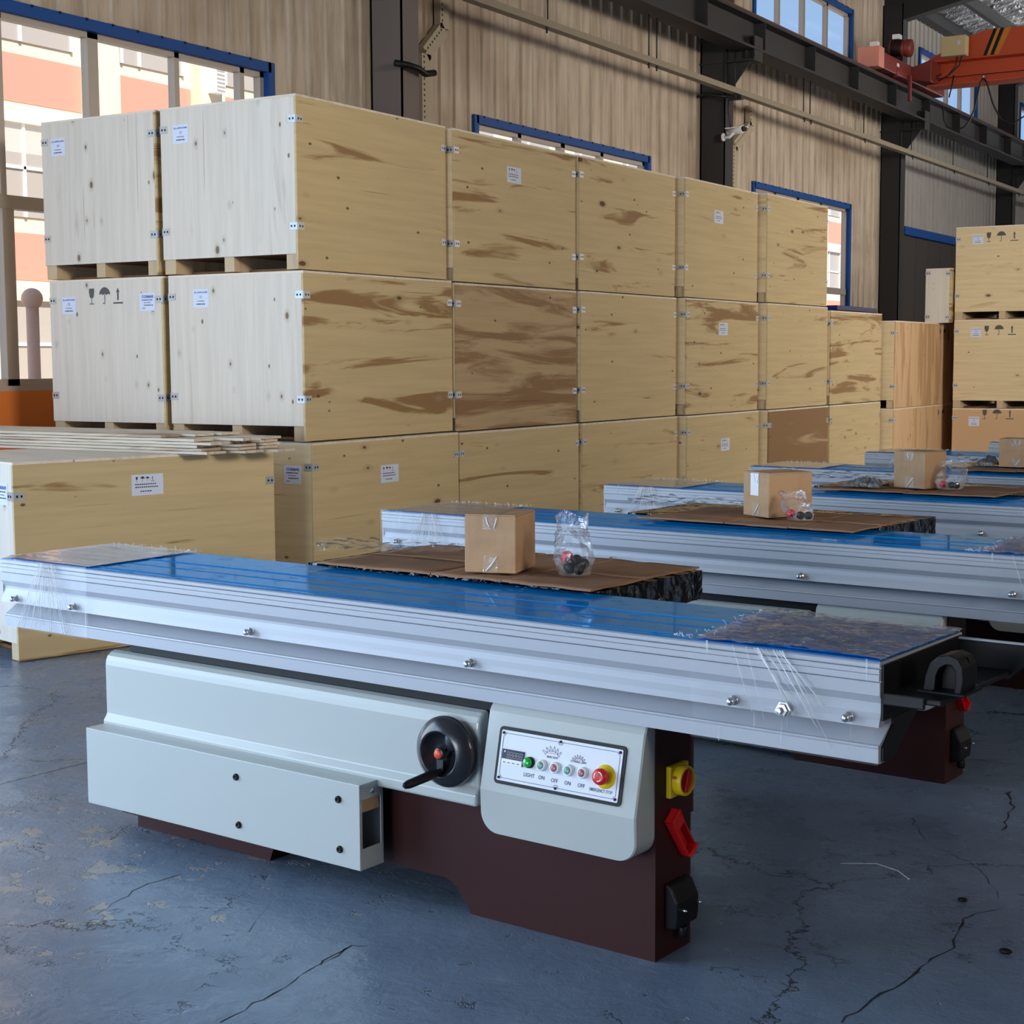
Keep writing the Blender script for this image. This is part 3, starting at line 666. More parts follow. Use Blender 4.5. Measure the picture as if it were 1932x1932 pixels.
def side_sticker(root, P): sticker(root, P, .19, .11, [('i', 'glass', -.065, .03, .026), ('i', 'umbrella', -.03, .03, .026), ('i', 'umbrella', .0, .03, .022), ('i', 'arrow', .03, .03, .026), ('b', .13, -.01, .003, .006), ('b', .14, -.005, -.012, .006), ('b', .07, -.01, -.034, .006)])
def number_sticker(root, P, num): sticker(root, P, .125, .11, [('t', 'BLL-40909-K2000', .0145, 0, .036, M['ink_blue'], .0003), ('t', num, .024, 0, .008, M['ink_blue']), ('b', .06, 0, -.016, .004), ('b', .07, 0, -.034, .007)])
def brand_sticker(root, P): sticker(root, P, .13, .11, [('t', 'CORMAK', .024, .004, .032, M['ink_blue'], .001), ('b', .09, 0, .012, .006), ('b', .06, 0, -.004, .004), ('b', .08, .01, -.02, .006), ('b', .03, -.03, -.038, .004)])
def glyphs(root, P, spots, s):
    for kind, u, v in spots:
        mb = MB(P); icon(mb, kind, u, v, s, M['ink_grey'], .001); mb.obj('stencil_mark', root)

def crate(label, x1, y0, w_, d, z0, h, front=None, side=None, tilt=0, mats=('ply_front', 'ply_side'), clipz=(.86, .25), group='plywood crates', fc=True, sc=True, rz=0, skids=True):
    """x1 = right side, y0 = front; local origin at the base centre of the front right corner"""
    root = thing('plywood_crate', label, 'crate', (x1, y0, z0), rz, group)
    t = .014; sk = .092 if skids else .0; F, Sd = M[mats[0]], M[mats[1]]
    MB().box(-w_, -t, 0, t, sk, h-t, F).obj('front_panel', root, .0015, 1)
    MB().box(-t, 0, 0, d, .004, h-t, Sd).obj('side_panel', root, .0015, 1)
    MB().box(-w_, -w_+t, t, d, .004, h-t, Sd).obj('side_panel', root)
    MB().box(-w_+t, -t, d-t, d, sk, h-t, F).obj('back_panel', root)
    MB().box(-w_, 0, 0, d, h-t, h, M['ply_lid']).obj('lid', root, .0015, 1)
    MB().box(-w_+t, -t, t, d-t, sk+.001, sk+.02, M['dark_wood']).obj('deck', root)
    if skids:
        for a, b in ((-w_+.012, -w_+.09), (-w_*.5-.045, -w_*.5+.03), (-.095, -.016)):
            MB().box(a, b, .012, d-.02, .004, sk, M['timber']).obj('skid', root)
        for yy in (.15, d*.5, d-.25): MB().box(-w_+.02, -.02, yy, yy+.09, .002, .02, M['dark_wood']).obj('skid_board', root)
    if fc:
        for z in clipz: clip(root, (-w_, 0, h*z+.01), 1, 1); clip(root, (0, 0, h*z), -1, 1)
    if sc:
        for z in clipz: clip(root, (0, d, h*z-.005), -1, -1)
    FP = frame((0, 0, 0), (1, 0, 0), (0, 0, 1)); SP = frame((0, 0, 0), (0, 1, 0), (0, 0, 1))
    for it in front or []:
        u = it[1]-x1; v = it[2]-z0; P = lambda a, b, c=0, u=u, v=v: FP(a+u, b+v, c)
        {'n': lambda: number_sticker(root, P, it[3]), 'c': lambda: brand_sticker(root, P), 'g': lambda: glyphs(root, P, it[3], it[4])}[it[0]]()
    for it in side or []:
        u = it[1]-y0; v = it[2]-z0; P = lambda a, b, c=0, u=u, v=v: SP(a+u, b+v, c)
        {'s': lambda: side_sticker(root, P), 'g': lambda: glyphs(root, P, it[3], it[4])}[it[0]]()
    return root
Gs = lambda du: [('glass', -du, 0), ('umbrella', 0, 0), ('arrow', du, 0)]
# front stack, two columns
crate('right-hand top crate of the front stack, pale front with number 33 sticker', -5.885, 7.30, 1.055, 1.555, 2.025, 1.005, front=[('n', -6.775, 2.866, '33')])
crate('left-hand top crate of the front stack, number 34 sticker, beside the tall window', -6.985, 7.30, .99, 1.555, 2.025, 1.005, front=[('n', -7.825, 2.863, '34')])
crate('right-hand middle crate of the front stack, pale front with number 31 sticker', -5.852, 7.30, 1.055, 1.565, 1.02, 1.0, front=[('n', -6.642, 1.876, '31')])
crate('left-hand middle crate of the front stack, stencilled with glass, umbrella and arrow', -6.955, 7.30, .99, 1.565, 1.02, 1.0, front=[('n', -7.77, 1.856, '32'), ('c', -7.084, 1.865), ('g', -7.45, 1.91, Gs(.115), .10)])
crate('bottom crate of the front stack at the corner, brand sticker on its narrow visible front', -5.805, 7.30, 1.055, 1.56, 0.0, 1.015, front=[('c', -5.957, .825)], side=[('s', 8.07, .79)], mats=('ply_buff', 'ply_side'))
crate('bottom crate of the front stack hidden behind the wood strips', -6.92, 7.32, .99, 1.565, 0.0, 1.015)
rows = [(0.0, 1.01), (1.015, .995), (2.015, 1.005)]
nmz = ['bottom', 'middle', 'top']
B = [('second', -5.83, 8.885, 1.655, 'dark streaks low on its side', {2: [('s', 9.654, 2.785)]}), ('third', -5.81, 10.575, 1.665, 'row of dark knots on its side', {}),
     ('fourth', -5.745, 12.31, 1.57, 'protruding past the crate in front', {2: [('s', 13.0, 2.735)], 1: [('s', 13.08, 1.758)], 0: [('s', 13.11, .73)]}), ('fifth', -5.675, 13.95, 1.595, 'last of the three-high columns', {})]
for nme, x1, y0, d, ds, sd in B:
    for k, (z0, h) in enumerate(rows):
        j = random.uniform(-.012, .012)
        crate('%s crate of the %s column along the wall from the left' % (nmz[k], nme), x1+[.03, 0, -.02][k]*.6+j*.4, y0, 1.05, d, z0, h, side=sd.get(k), mats=('ply_buff', 'ply_dark' if (nme, k) in (('second', 1), ('fifth', 0)) else 'ply_side'))
for k, (z0, h) in enumerate(rows[:2]):
    crate('%s crate of the two-high column under the blue trays' % ('lower' if k == 0 else 'upper'), -5.66, 15.6, 1.05, 1.62, z0, h-.03 if k else h, mats=('ply_buff', 'ply_side'))
for k, (z0, h) in enumerate(((0, .93), (.93, .975))):
    crate('%s warm-toned crate with upright grain left of the tall right stack' % ('lower' if k == 0 else 'upper'), -5.53, 17.3, 1.0, 3.4, z0, h, mats=('ply_buff', 'ply_warm'),
          side=[('g', 19.2, z0+h-.12, [('glass', -.19, 0), ('umbrella', 0, 0), ('arrow', .18, -.01)], .105)])
hz = [(0, .89), (.89, 1.05), (1.94, 1.09)]
for k, (z0, h) in enumerate(hz):
    crate('%s crate of the tall stack at the right edge of the picture' % nmz[k], -4.23, 19.0, 1.13, 1.6, z0, h, mats=('ply_buff' if k else 'ply_warm', 'ply_side'),
          front=[('n', -5.10, z0+h-.15 if k else .735, '%d' % (38+k)), ('g', -4.83, z0+h-.13 if k else .82, [('glass', -.145, 0), ('umbrella', 0, 0), ('arrow', .15, 0)], .11)])
crate('narrow plain pale crate on the warm-toned pair, beside the dark door', -5.385, 18.9, .30, .7, 1.906, .645, mats=('ply_front', 'ply_side'), skids=False, clipz=(.9, .1))
# blue plastic trays on the two-high column
for k, (a, b, c, d_, z) in enumerate(((-5.93, -5.67, 15.8, 16.6, 1.983), (-5.95, -5.71, 16.65, 17.2, 1.983))):
    mb = MB(); t = .012
    mb.box(a, b, c, d_, z, z+t, M['blue_tray'])
    for q in ((a, a+t, c, d_), (b-t, b, c, d_), (a, b, c, c+t), (a, b, d_-t, d_)): mb.box(*q, z, z+.055, M['blue_tray'])
    tag(mb.obj('plastic_tray', None, .004), '%s flat blue plastic tray on top of the two-high crates' % ('nearer' if k == 0 else 'farther'), 'tray', 'blue trays')
# near crate, turned a little
NA = math.radians(75.6)
nc = crate('low near crate at the left with wood strips lying across its lid', -6.167, 5.388, 1.1, 1.575, 0, 1.003, rz=NA-math.pi/2, clipz=(.83,), side=None, group=None)
SP = frame((0, 0, 0), (0, 1, 0), (0, 0, 1)); FP = frame((0, 0, 0), (1, 0, 0), (0, 0, 1))
side_sticker(nc, lambda a, b, c=0: SP(a+.76, b+.85, c)); brand_sticker(nc, lambda a, b, c=0: FP(a-.12, b+.84, c))
# weathered strips on its lid
rs = random.Random(5)
for k in range(18):
    row, lay = k % 3, k//3
    L = 2.35+rs.uniform(-.1, .15); x1 = -5.72+rs.uniform(-.10, .04)+.075*row; y0 = 6.30+.18*row; z = 1.0045+.0166*lay; th = .0135
    if lay == 5: x1 -= .35; L -= .3
    mb = MB(); n_ = 40
    def top(u, v, x1=x1, L=L, y0=y0, z=z, k=k): return (x1-L*u+.02*noise.noise(Vector((v*9, k*3., u))), y0+.15*v+.008*math.sin(u*7+k), z+th+.0025*noise.noise(Vector((u*14, v*3, k*5.3))))
    def bot(u, v, x1=x1, L=L, y0=y0, z=z, k=k): return (x1-L*u+.02*noise.noise(Vector((v*9, k*3., u))), y0+.15*v+.008*math.sin(u*7+k), z)
    mb.grid(n_, 6, top, M['veneer'], False); mb.grid(n_, 6, bot, M['veneer'], False)
    for v in (0, 1): mb.grid(n_, 1, lambda u, q, v=v: top(u, v) if q > .5 else bot(u, v), M['veneer'], False)
    for u in (0, 1): mb.grid(1, 6, lambda q, v, u=u: top(u, v) if q > .5 else bot(u, v), M['veneer'], False)
    tag(mb.obj('wood_strip'), 'weathered grey veneer strip in the bundle on the near crate', 'wood strip', 'wood strips on the near crate')

# ------------------------------------------------------------------ sliding table panel saw
SA = math.radians(-5.7346); O1 = Vector((-1.685, 3.447, 0)); DX = Vector((math.cos(SA), math.sin(SA), 0)); DY = Vector((-math.sin(SA), math.cos(SA), 0))
saw = thing('panel_saw', 'nearest sliding table panel saw with handwheel and control panel facing the camera', 'panel saw', O1, SA, 'panel saws in a row')
def make_saw(root):
    A = M['white_alu']
    # sliding table beam
    beam = [(.44, .832), (-.034, .832), (-.040, .828), (-.040, .8205), (-.031, .8195), (-.031, .8170), (-.041, .8160), (-.041, .8060), (-.037, .8055), (-.037, .8045), (-.042, .804), (-.042, .7905), (-.029, .7895), (-.029, .7865), (-.0375, .786), (-.037, .757), (-.029, .746), (-.0235, .738), (-.0235, .731), (-.028, .716), (-.035, .701), (-.040, .686), (-.010, .684), (-.010, .700), (.42, .700), (.44, .72)]
    MB().prism(beam, 'x', -2.60, .60, A).obj('sliding_table', root)
    rail = [(.03, .70), (.018, .684), (-.038, .647), (-.0435, .6455), (-.045, .642), (-.043, .638), (-.043, .606), (-.035, .604), (.02, .604), (.16, .70)]
    MB().prism(rail, 'x', -2.575, .602, A).obj('table_rail', root)
    # film on the table with raised slot edges
    mb = MB(); pr = [(-.0372, .8322), (-.033, .8338), (-.02, .8342), (.0, .8342), (.003, .8362), (.008, .8362), (.011, .8342), (.115, .8342), (.118, .8325), (.128, .8325), (.131, .8342), (.225, .8342), (.228, .8365), (.234, .8365), (.237, .8342), (.438, .8342)]
    mb.grid(64, len(pr)-1, lambda u, v: (-2.598+3.196*u, pr[round(v*(len(pr)-1))][0], pr[round(v*(len(pr)-1))][1]), M['bluefilm'], False)
    mb.obj('protective_film', root, label='glossy blue protective film')
    # end plates
    MB().prism([(-.03, .70), (-.03, .825), (.43, .828), (.43, .72), (.40, .70)], 'x', .600, .606, M['black']).obj('end_plate', root)
    MB().prism([(-.03, .609), (-.03, .64), (.022, .684), (.022, .70), (.165, .70), (.025, .604)], 'x', .602, .608, M['black']).obj('end_plate', root)
    MB().prism([(-.03, .70), (-.03, .825), (.43, .828), (.43, .72)], 'x', -2.606, -2.600, A).obj('end_plate', root)
    for x in (-2.508, -2.197, -1.378, -.546, .24, .53):
        mb = MB(); mb.lathe([(0, 0), (.012, 0), (.012, .003), (.0065, .004), (.0065, .012), (.0095, .013), (.0095, .021), (.004, .026), (0, .026)], (x, -.042, .703), (0, -1, 0), M['steel'], 12); mb.obj('bolt', root)
    mb = MB(); mb.lathe([(0, 0), (.019, 0), (.019, .005), (.015, .006), (.015, .016), (.008, .017), (.008, .032), (0, .033)], (.37, -.042, .699), (0, -1, 0), M['steel'], 6, False); mb.obj('hex_bolt', root)
    # clear stretch wrap on the two ends
    for xa, xb, sd, tall in ((.125, .603, 2, .604), (-2.603, -2.13, 5, .606)):
        def slant(v): return xa+(-.06*v if xa > 0 else 0), xb+(-.03*v if xa < 0 else 0)
        def ft(u, v):
            a, b = slant(v); x = a+(b-a)*u; e = min(1, 6*min(u, 1-u)+.25)
            k2 = (2. if xa > 0 else .14)*(.35+.65*max(0, noise.noise(Vector((x*4, v*3, sd+7)))+.5))
            z = .8385+.009*e*k2*(.42-abs(noise.noise(Vector((x*9+v*7, v*12-x*5, sd)))))+.004*k2*(.4-abs(noise.noise(Vector((x*26+v*16, v*30-x*12, sd+2)))))
            return (x, -.036+.478*v, max(z, .8372))
        MB().grid(110, 80, ft, M['wrap_top'] if xa > 0 else M['wrap_smooth']).obj('stretch_wrap', root, label='crinkled clear stretch wrap over the table end')
        def fd(u, v):
            x = xa+(xb-xa)*u+.015*v*noise.noise(Vector((u*5, v*2, sd))); zz = .8385-.236*v
            yv = -.0465-.0015*abs(noise.noise(Vector((x*24, v*3, sd+4))))
            return (x, yv, zz)
        MB().grid(60, 20, fd, M['wrap_drape']).obj('stretch_wrap', root, label='clear stretch wrap drawn over the table front')
        mb = MB(); rr = random.Random(sd)
        for q in range(13 if xa > 0 else 24):
            if xa < 0: t_ = rr.random(); x = xa+(xb-xa)*(.50+.18*t_); sl = (t_-.55)*.22+rr.uniform(-.015, .015); zb = .607+.07*rr.random()**2; w0 = rr.uniform(.0004, .0009)
            else: x = xa+(xb-xa)*(.22+.30*rr.random()**.8); sl = rr.uniform(.05, .13); zb = .62+.14*rr.random(); w0 = rr.uniform(.0004, .0012)
            mb.tube([(x, -.0525, .836), (x+sl*.5, -.0535, (.836+zb)/2), (x+sl, -.0525, zb)], w0, M['white'], 5)
        mb.obj('wrap_strand', root, label='white stretched strands of wrap')
    # crumpled film tufts along the wrap edge
    mb = MB(); rr = random.Random(9)
    for q in range(90):
        if q < 46: t_ = rr.random(); x = .125-.06*t_+rr.gauss(0, .012); yv = -.03+.47*t_ if q % 2 else rr.choice((-.03, .44))+rr.gauss(0, .008); x += .14*(rr.random() if yv > .4 else 0)
        else: x = -2.58+.45*rr.random(); yv = .44+rr.gauss(0, .004)
        p = Vector((x, yv, .8385)); pts = []
        for s_ in range(3): pts.append(tuple(p)); p = p+Vector((rr.uniform(-.010, .010), rr.uniform(-.006, .006), rr.uniform(-.001, .006)))
        mb.tube(pts, rr.uniform(.0004, .0011), M['white'], 4)
    mb.obj('wrap_tuft', root)
    # end bracket, grip, fence
    mb = MB(); mb.box(.60, .735, -.02, .40, .746, .760, M['black']); mb.prism([(.60, .74), (.73, .735), (.77, .77), (.775, .822), (.60, .822)], 'y', .405, .412, M['black']); mb.box(.60, .70, -.03, -.02, .736, .764, M['black']); mb.obj('end_bracket', root, .004)
    MB().box(.55, .765, .403, .414, .822, .8265, M['white_alu']).obj('bracket_trim', root)
    mb = MB(); out = [(.662, .760), (.668, .80), (.678, .826), (.696, .843), (.722, .848), (.742, .842), (.754, .822), (.756, .79), (.75, .760)]
    inn = [(.690, .768), (.692, .798), (.699, .815), (.712, .824), (.726, .824), (.735, .812), (.737, .79), (.734, .768)]
    mb.prism(out, 'y', .088, .098, M['black_plastic'])
    n_ = len(out)
    ring_o = out; ring_i = [inn[min(int(i*len(inn)/n_), len(inn)-1)] for i in range(n_)]
    for (ya, yb) in ((.05, .088), (.098, .136)):
        vs = [(p[0], y_, p[1]) for y_ in (ya, yb) for p in ring_o]+[(p[0], y_, p[1]) for y_ in (ya, yb) for p in ring_i]
        mb.add(vs, [(i, i+1, n_+i+1, n_+i) for i in range(n_-1)]+[(2*n_+i, 2*n_+i+1, 3*n_+i+1, 3*n_+i) for i in range(n_-1)]+[(i, i+1, 2*n_+i+1, 2*n_+i) for i in range(n_-1)]+[(n_+i, n_+i+1, 3*n_+i+1, 3*n_+i) for i in range(n_-1)], M['black_plastic'])
    mb.box(.650, .762, .04, .15, .758, .766, M['black_plastic']); mb.obj('push_handle', root, .004, 3)
    # pedestal and body
    prof = [(0, 0), (0, .597), (-1.97, .597), (-1.97, .11), (-2.04, .11), (-2.04, .035), (-1.963, .035), (-1.963, 0), (-1.72, 0), (-1.71, .004), (-1.36, 0), (-1.325, .085), (-.90, .086), (-.68, .085)]+[(-.655, .079), (-.632, .063), (-.615, .04)]+[(-.584, 0)]
    MB().prism(prof, 'y', 0, .17, M['brown']).obj('pedestal', root)
    MB().box(-1.9, -.45, .17, .95, .086, .74, M['brown']).obj('body', root)
    mb = MB(); mb.lathe([(.006, 0), (.006, .03)], (-2.0, .06, .008), (0, 0, 1), M['black'], 10); mb.lathe([(.018, 0), (.018, .006), (.008, .01)], (-2.0, .06, .0), (0, 0, 1), M['black'], 12); mb.obj('levelling_foot', root)
    MB().box(-1.965, -.49, -.012, 0, .576, .600, M['black']).obj('gap_shade_strip', root)  # black strip added to stand in for the dark gap above the cover
    # upper cover
    c = M['cream']
    cov = [(-.002, .574), (-.012, .574), (-.028, .569), (-.041, .559), (-.048, .545), (-.050, .53), (-.050, .374), (-.052, .370), (-.063, .354), (-.064, .35), (-.064, .322), (-.002, .322)]
    MB().prism(cov, 'x', -2.045, -.515, c).obj('upper_cover', root, .012, 3)
    # dust box open at the right end
    mb = MB(); y0, y1, z0, z1, xa, xb = -.14, -.042, .102, .343, -2.033, -.862; t = .004
    mb.box(xa, xb, y0, y0+t, z0, z1, c); mb.box(xa, xb, y1-t, y1, z0, z1, c); mb.box(xa, xb, y0+t, y1-t, z1-t, z1, c); mb.box(xa, xb, y0+t, y1-t, z0, z0+t, c); mb.box(xa, xa+t, y0+t, y1-t, z0+t, z1-t, c)
    mb.box(xb-t, xb, y0+t, y1-t, .298, z1-t, c); mb.box(xb-t, xb, y0+t, y1-t, z0+t, .160, c); mb.box(xb-t, xb, y0+t, y0+.012, .16, .298, c); mb.box(xb-t, xb, y1-.012, y1-t, .16, .298, c)
    bx = mb.obj('dust_box', root, .002)
    mb = MB(); mb.box(xb-.02, xb-.006, y0+.012, y1-.012, .262, .296, M['carton']); mb.obj('tape', bx, label='brown tape inside the opening')
    mb = MB(); mb.lathe([(0, 0), (.007, 0), (.007, .004), (0, .005)], (xb, y0+.05, .318), (1, 0, 0), M['steel'], 12); mb.obj('screw', bx)
    for x, z in ((-1.346, .291), (-1.339, .149), (-.939, .292), (-.936, .151)):
        mb = MB(); mb.lathe([(.0105, 0), (.0105, .004), (.0085, .0075), (.005, .0075), (.004, .004), (0, .004)], (x, y0, z), (0, -1, 0), M['black'], 12); mb.obj('bolt', bx)
    # handwheel
    hc = (-.604, -.061, .463)
    mb = MB(); mb.lathe([(0, 0), (.088, 0), (.094, .004), (.096, .012), (.096, .022), (.092, .030), (.064, .052), (.060, .052), (.057, .046), (.046, .024), (.03, .016), (0, .014)], hc, (0, -1, 0), M['wheel'], 48)
    mb.lathe([(0, .012), (.017, .012), (.0165, .048), (.014, .05), (0, .05)], hc, (0, -1, 0), M['wheel'], 24)
    mb.prism([(-.616, .463), (-.592, .463), (-.594, .418), (-.596, .412), (-.612, .412), (-.614, .418)], 'y', -.105, -.075, M['wheel'])
    hw = mb.obj('handwheel', root)
    mb = MB(); mb.lathe([(0, 0), (.0125, 0), (.012, .004), (0, .005)], (hc[0], hc[1]-.05, hc[2]), (0, -1, 0), M['orange_red'], 20); mb.obj('hub_cap', hw, label='orange-red hub cap')
    mb = MB(); mb.tube([(-.604, -.10, .413), (-.604, -.122, .413), (-.607, -.135, .412), (-.612, -.22, .405), (-.613, -.235, .404), (-.6135, -.242, .404)], [.010, .010, .013, .012, .009, .003], M['black_plastic'], 14); mb.obj('crank_handle', hw)
    mb = MB(); mb.ball((hc[0]+.026, hc[1]-.028, hc[2]+.036), (.022, .012, .03), M['wheel'], 10); mb.obj('lock_latch', hw)
    # control panel housing
    xl, xr, zb, zt, R = -.485, -.003, .272, .607, .052
    def yf(z):
        if z > .585: return -.030-(.607-z)/.022*.014
        if z > .385: return -.044-(.585-z)/.2*.044
        return -.088+(.385-z)/.113*.004
    lv = [.607, .602, .594, .585, .54, .49, .44, .385]+[zb+R-R*math.sin(math.radians(a)) for a in range(0, 91, 9)]
    lv = sorted(set(round(q, 5) for q in lv), reverse=True)
    def ext(z):
        if z >= zb+R: 
            k_ = 0.004*max(0, (z-.595)/.012); return xl+k_, xr-k_
        q = R-math.sqrt(max(0, R*R-(zb+R-z)**2)); return xl+q, xr-q
    mb = MB(); vs = []
    for z in lv:
        a, b = ext(z); vs += [(a, 0, z), (a, yf(z)+.004, z), (a+.004, yf(z), z), (b-.004, yf(z), z), (b, yf(z)+.004, z), (b, 0, z)]
    n_ = len(lv); fs = [(i*6+j, (i+1)*6+j, (i+1)*6+j+1, i*6+j+1) for i in range(n_-1) for j in range(5)]
    mb.add(vs, fs, c); mb.add(vs, [tuple(range(6)), tuple(range(6*n_-6, 6*n_))], c); mb.add(vs, [(i*6+5, (i+1)*6+5, (i+1)*6, i*6) for i in range(n_-1)], c)
    cp = mb.obj('control_panel', root)
    # face plate frame: u along x, v up the slope
    sl = .044/.2; vz = Vector((0, sl, 1)).normalized()
    W_, H_ = .392, .148
    oz = .4795; P = frame((-.2435, yf(oz)-.001, oz), (1, 0, 0), vz)
    U = lambda s_: (s_-.5)*(W_-.018); V = lambda t_: (.5-t_)*(H_-.018)
    def rrect(w2, h2, r): return arc(w2-r, h2-r, r, 0, 90, 5)+arc(-w2+r, h2-r, r, 90, 180, 5)+arc(-w2+r, -h2+r, r, 180, 270, 5)+arc(w2-r, -h2+r, r, 270, 360, 5)
    MB(P).poly(rrect(W_/2, H_/2, .012), M['black'], .0025).obj('gasket', cp)
    mb = MB(P); pts = rrect(W_/2-.009, H_/2-.009, .004); n0 = len(pts)
    mb.add([(a, b, .003) for a, b in pts]+[(a, b, .0042) for a, b in pts], [tuple(range(n0, 2*n0))]+[(i, (i+1) % n0, n0+(i+1) % n0, n0+i) for i in range(n0)], M['plate']); mb.obj('face_plate', cp)
    mb = MB(P)  # printed border with notches, texts and saw pictures
    def line(pts, w2=.0006, mat=M['ink'], z=.0047):
        for (a, b), (c_, d_) in zip(pts, pts[1:]):
            t_ = Vector((c_-a, d_-b)); 
            if t_.length < 1e-6: continue
            t_.normalize(); nx_, ny_ = -t_.y*w2, t_.x*w2
            mb.add([(a+nx_, b+ny_, z), (a-nx_, b-ny_, z), (c_-nx_, d_-ny_, z), (c_+nx_, d_+ny_, z)], [(0, 1, 2, 3)], mat)
    bw, bh = W_/2-.0165, H_/2-.0165; r_ = .007
    line(arc(bw, bh, r_, 180, 270, 5)+[(bw, -bh+r_)]+arc(bw, -bh, r_, 90, 180, 5)+[(r_, -bh)]+arc(0, -bh, r_, 0, 180, 8)+arc(-bw, -bh, r_, 0, 90, 5)+arc(-bw, bh, r_, 270, 360, 5)+[(-r_, bh)]+arc(0, bh, r_, 180, 360, 8)+[(bw-r_, bh)])
    for txt, s_, t_, sz in (('LIGHT', .272, .80, .0138), ('ON', .377, .80, .0138), ('OFF', .485, .81, .0138), ('ON', .594, .81, .0138), ('OFF', .704, .81, .0138), ('EMERGENCY STOP', .862, .835, .0115), ('MAIN SAW', .446, .375, .0078), ('SCORING SAW', .66, .375, .0078)):
        put_text(mb, txt, sz, U(s_), V(t_), .0047, M['ink'], .00012, .70 if 'EMER' in txt else .90)
    for s_, t_, R0, k_ in ((.44, .31, .031, 6), (.66, .34, .021, 6)):
        cx, cy = U(s_), V(t_)-R0*.55; pts = arc(cx, cy, R0*.78, 30, 150, 14); line(pts, .0005)
        teeth = []
        for q in range(k_):
            a0 = 150-120*q/k_; teeth += arc(cx, cy, R0*.80, a0, a0-4, 1)+arc(cx, cy, R0*1.18, a0-6, a0-9, 1)+arc(cx, cy, R0*.86, a0-18, a0-19, 1)
        line(teeth+arc(cx, cy, R0*.78, 30, 29, 1), .0005); line(arc(cx, cy, R0*.62, 60, 120, 8), .0006, M['red'])
    mb.obj('panel_print', cp, label='black printed captions and saw symbols')
    def knob(name, s_, t_, prof, mat, lens=None, prof2=None, **k):
        m_ = MB(); o_ = P(U(s_), V(t_), .004); ax = Vector(P(0, 0, 1))-Vector(P(0, 0, 0)); m_.lathe(prof, o_, ax, mat, 24)
        if lens: m_.lathe(prof2, o_, ax, lens, 24)
        return m_.obj(name, cp, **k)
    ring = [(0, 0), (.0145, 0), (.0145, .008), (.013, .0125), (.0105, .0125)]; ln = [(.0106, .0118), (.0095, .0138), (.005, .0155), (0, .016)]
    knob('light_button', .268, .55, [(0, 0), (.0145, 0), (.0145, .008), (.013, .010)], M['black_plastic'], M['green'], [(.0130, .009), (.0128, .016), (.009, .0195), (0, .021)], label='bright green indicator')
    for s_, cl, lb in ((.375, 'green_pale', 'pale green'), (.487, 'pink_pale', 'pale red'), (.597, 'green_pale', 'pale green'), (.712, 'pink_pale', 'pale red')):
        knob('push_button', s_, .56, ring, M['steel'] if False else M['white'], M[cl], ln, label=lb+' push button in a silver ring')
    es = knob('emergency_stop', .885, .555, [(0, 0), (.030, 0), (.030, .002), (0, .002)], M['yellow'], M['red'], [(.012, .002), (.012, .014), (.0195, .016), (.021, .022), (.0195, .031), (.012, .034), (0, .0345)], label='red mushroom button on a yellow disc')
    mb = MB(P); cx, cy = U(.885), V(.555)
    for a0 in (20, 140, 260):
        q = arc(cx, cy, .0125, a0, a0+70, 6); q2 = arc(cx, cy, .0100, a0, a0+70, 6)
        for i in range(6): mb.add([(*q[i], .0392), (*q[i+1], .0392), (*q2[i+1], .0392), (*q2[i], .0392)], [(0, 1, 2, 3)], M['white'])
    mb.obj('arrow_ring', cp)
    mb = MB(P); u0, u1, v0, v1 = U(.03), U(.215), V(.665), V(.37); vm = v0+(v1-v0)*.36
    mb.box(u0, u1, v0, vm, .004, .0075, M['white']); mb.box(u0, u1, vm, v1, .004, .0075, M['navy']); mb.box(u1-.004, u1, v0, v1, .0042, .0078, M['navy'])
    dp = mb.obj('digital_display', cp)
    mb = MB(P); sg = .0085; 
    for q in range(5):
        cx = u0+.020+q*.0103; cy = (vm+v1)/2-.001; h2 = .0075; w2 = .0032
        for a, b in (((-w2, h2), (w2, h2)), ((-w2, 0), (w2, 0)), ((-w2, -h2), (w2, -h2)), ((-w2, -h2), (-w2, h2)), ((w2, -h2), (w2, h2))):
            t_ = Vector((b[0]-a[0], b[1]-a[1])).normalized(); e = .0006
            mb.add([(cx+a[0]-t_.y*e, cy+a[1]+t_.x*e, .0079), (cx+a[0]+t_.y*e, cy+a[1]-t_.x*e, .0079), (cx+b[0]+t_.y*e, cy+b[1]-t_.x*e, .0079), (cx+b[0]-t_.y*e, cy+b[1]+t_.x*e, .0079)], [(0, 1, 2, 3)], M['segment'])
    mb.add([(u0+.008+.0025*math.cos(a), v1-.006+.0025*math.sin(a), .0079) for a in [i*.785 for i in range(8)]], [tuple(range(8))], M['white'])
    for q in range(4):
        cx = u0+.010+q*.0145; mb.add([(cx-.004, v0+.004, .0079), (cx+.004, v0+.004, .0079), (cx+.004, v0+.006, .0079), (cx-.004, v0+.006, .0079)], [(0, 1, 2, 3)], M['ink'])
    mb.obj('display_digits', cp)
    for a, b in ((-bw, bh), (bw, bh), (-bw, -bh), (bw, -bh), (0, bh+.001), (0, -bh-.001)):
        m_ = MB(); m_.lathe([(0, 0), (.0036, 0), (.0036, .003), (.0015, .003), (0, .002)], P(a, b, .0042), Vector(P(0, 0, 1))-Vector(P(0, 0, 0)), M['black'], 10); m_.obj('panel_screw', cp)
    # right side fittings: isolator, red lever, power inlet
    mb = MB(); mb.box(0, .014, .048, .135, .408, .488, M['yellow']); mb.lathe([(0, 0), (.038, 0), (.038, .026), (.035, .028), (.031, .028), (.031, .018), (0, .018)], (.010, .0915, .448), (1, 0, 0), M['yellow'], 32)
    sw = mb.obj('isolator_switch', root, .002)
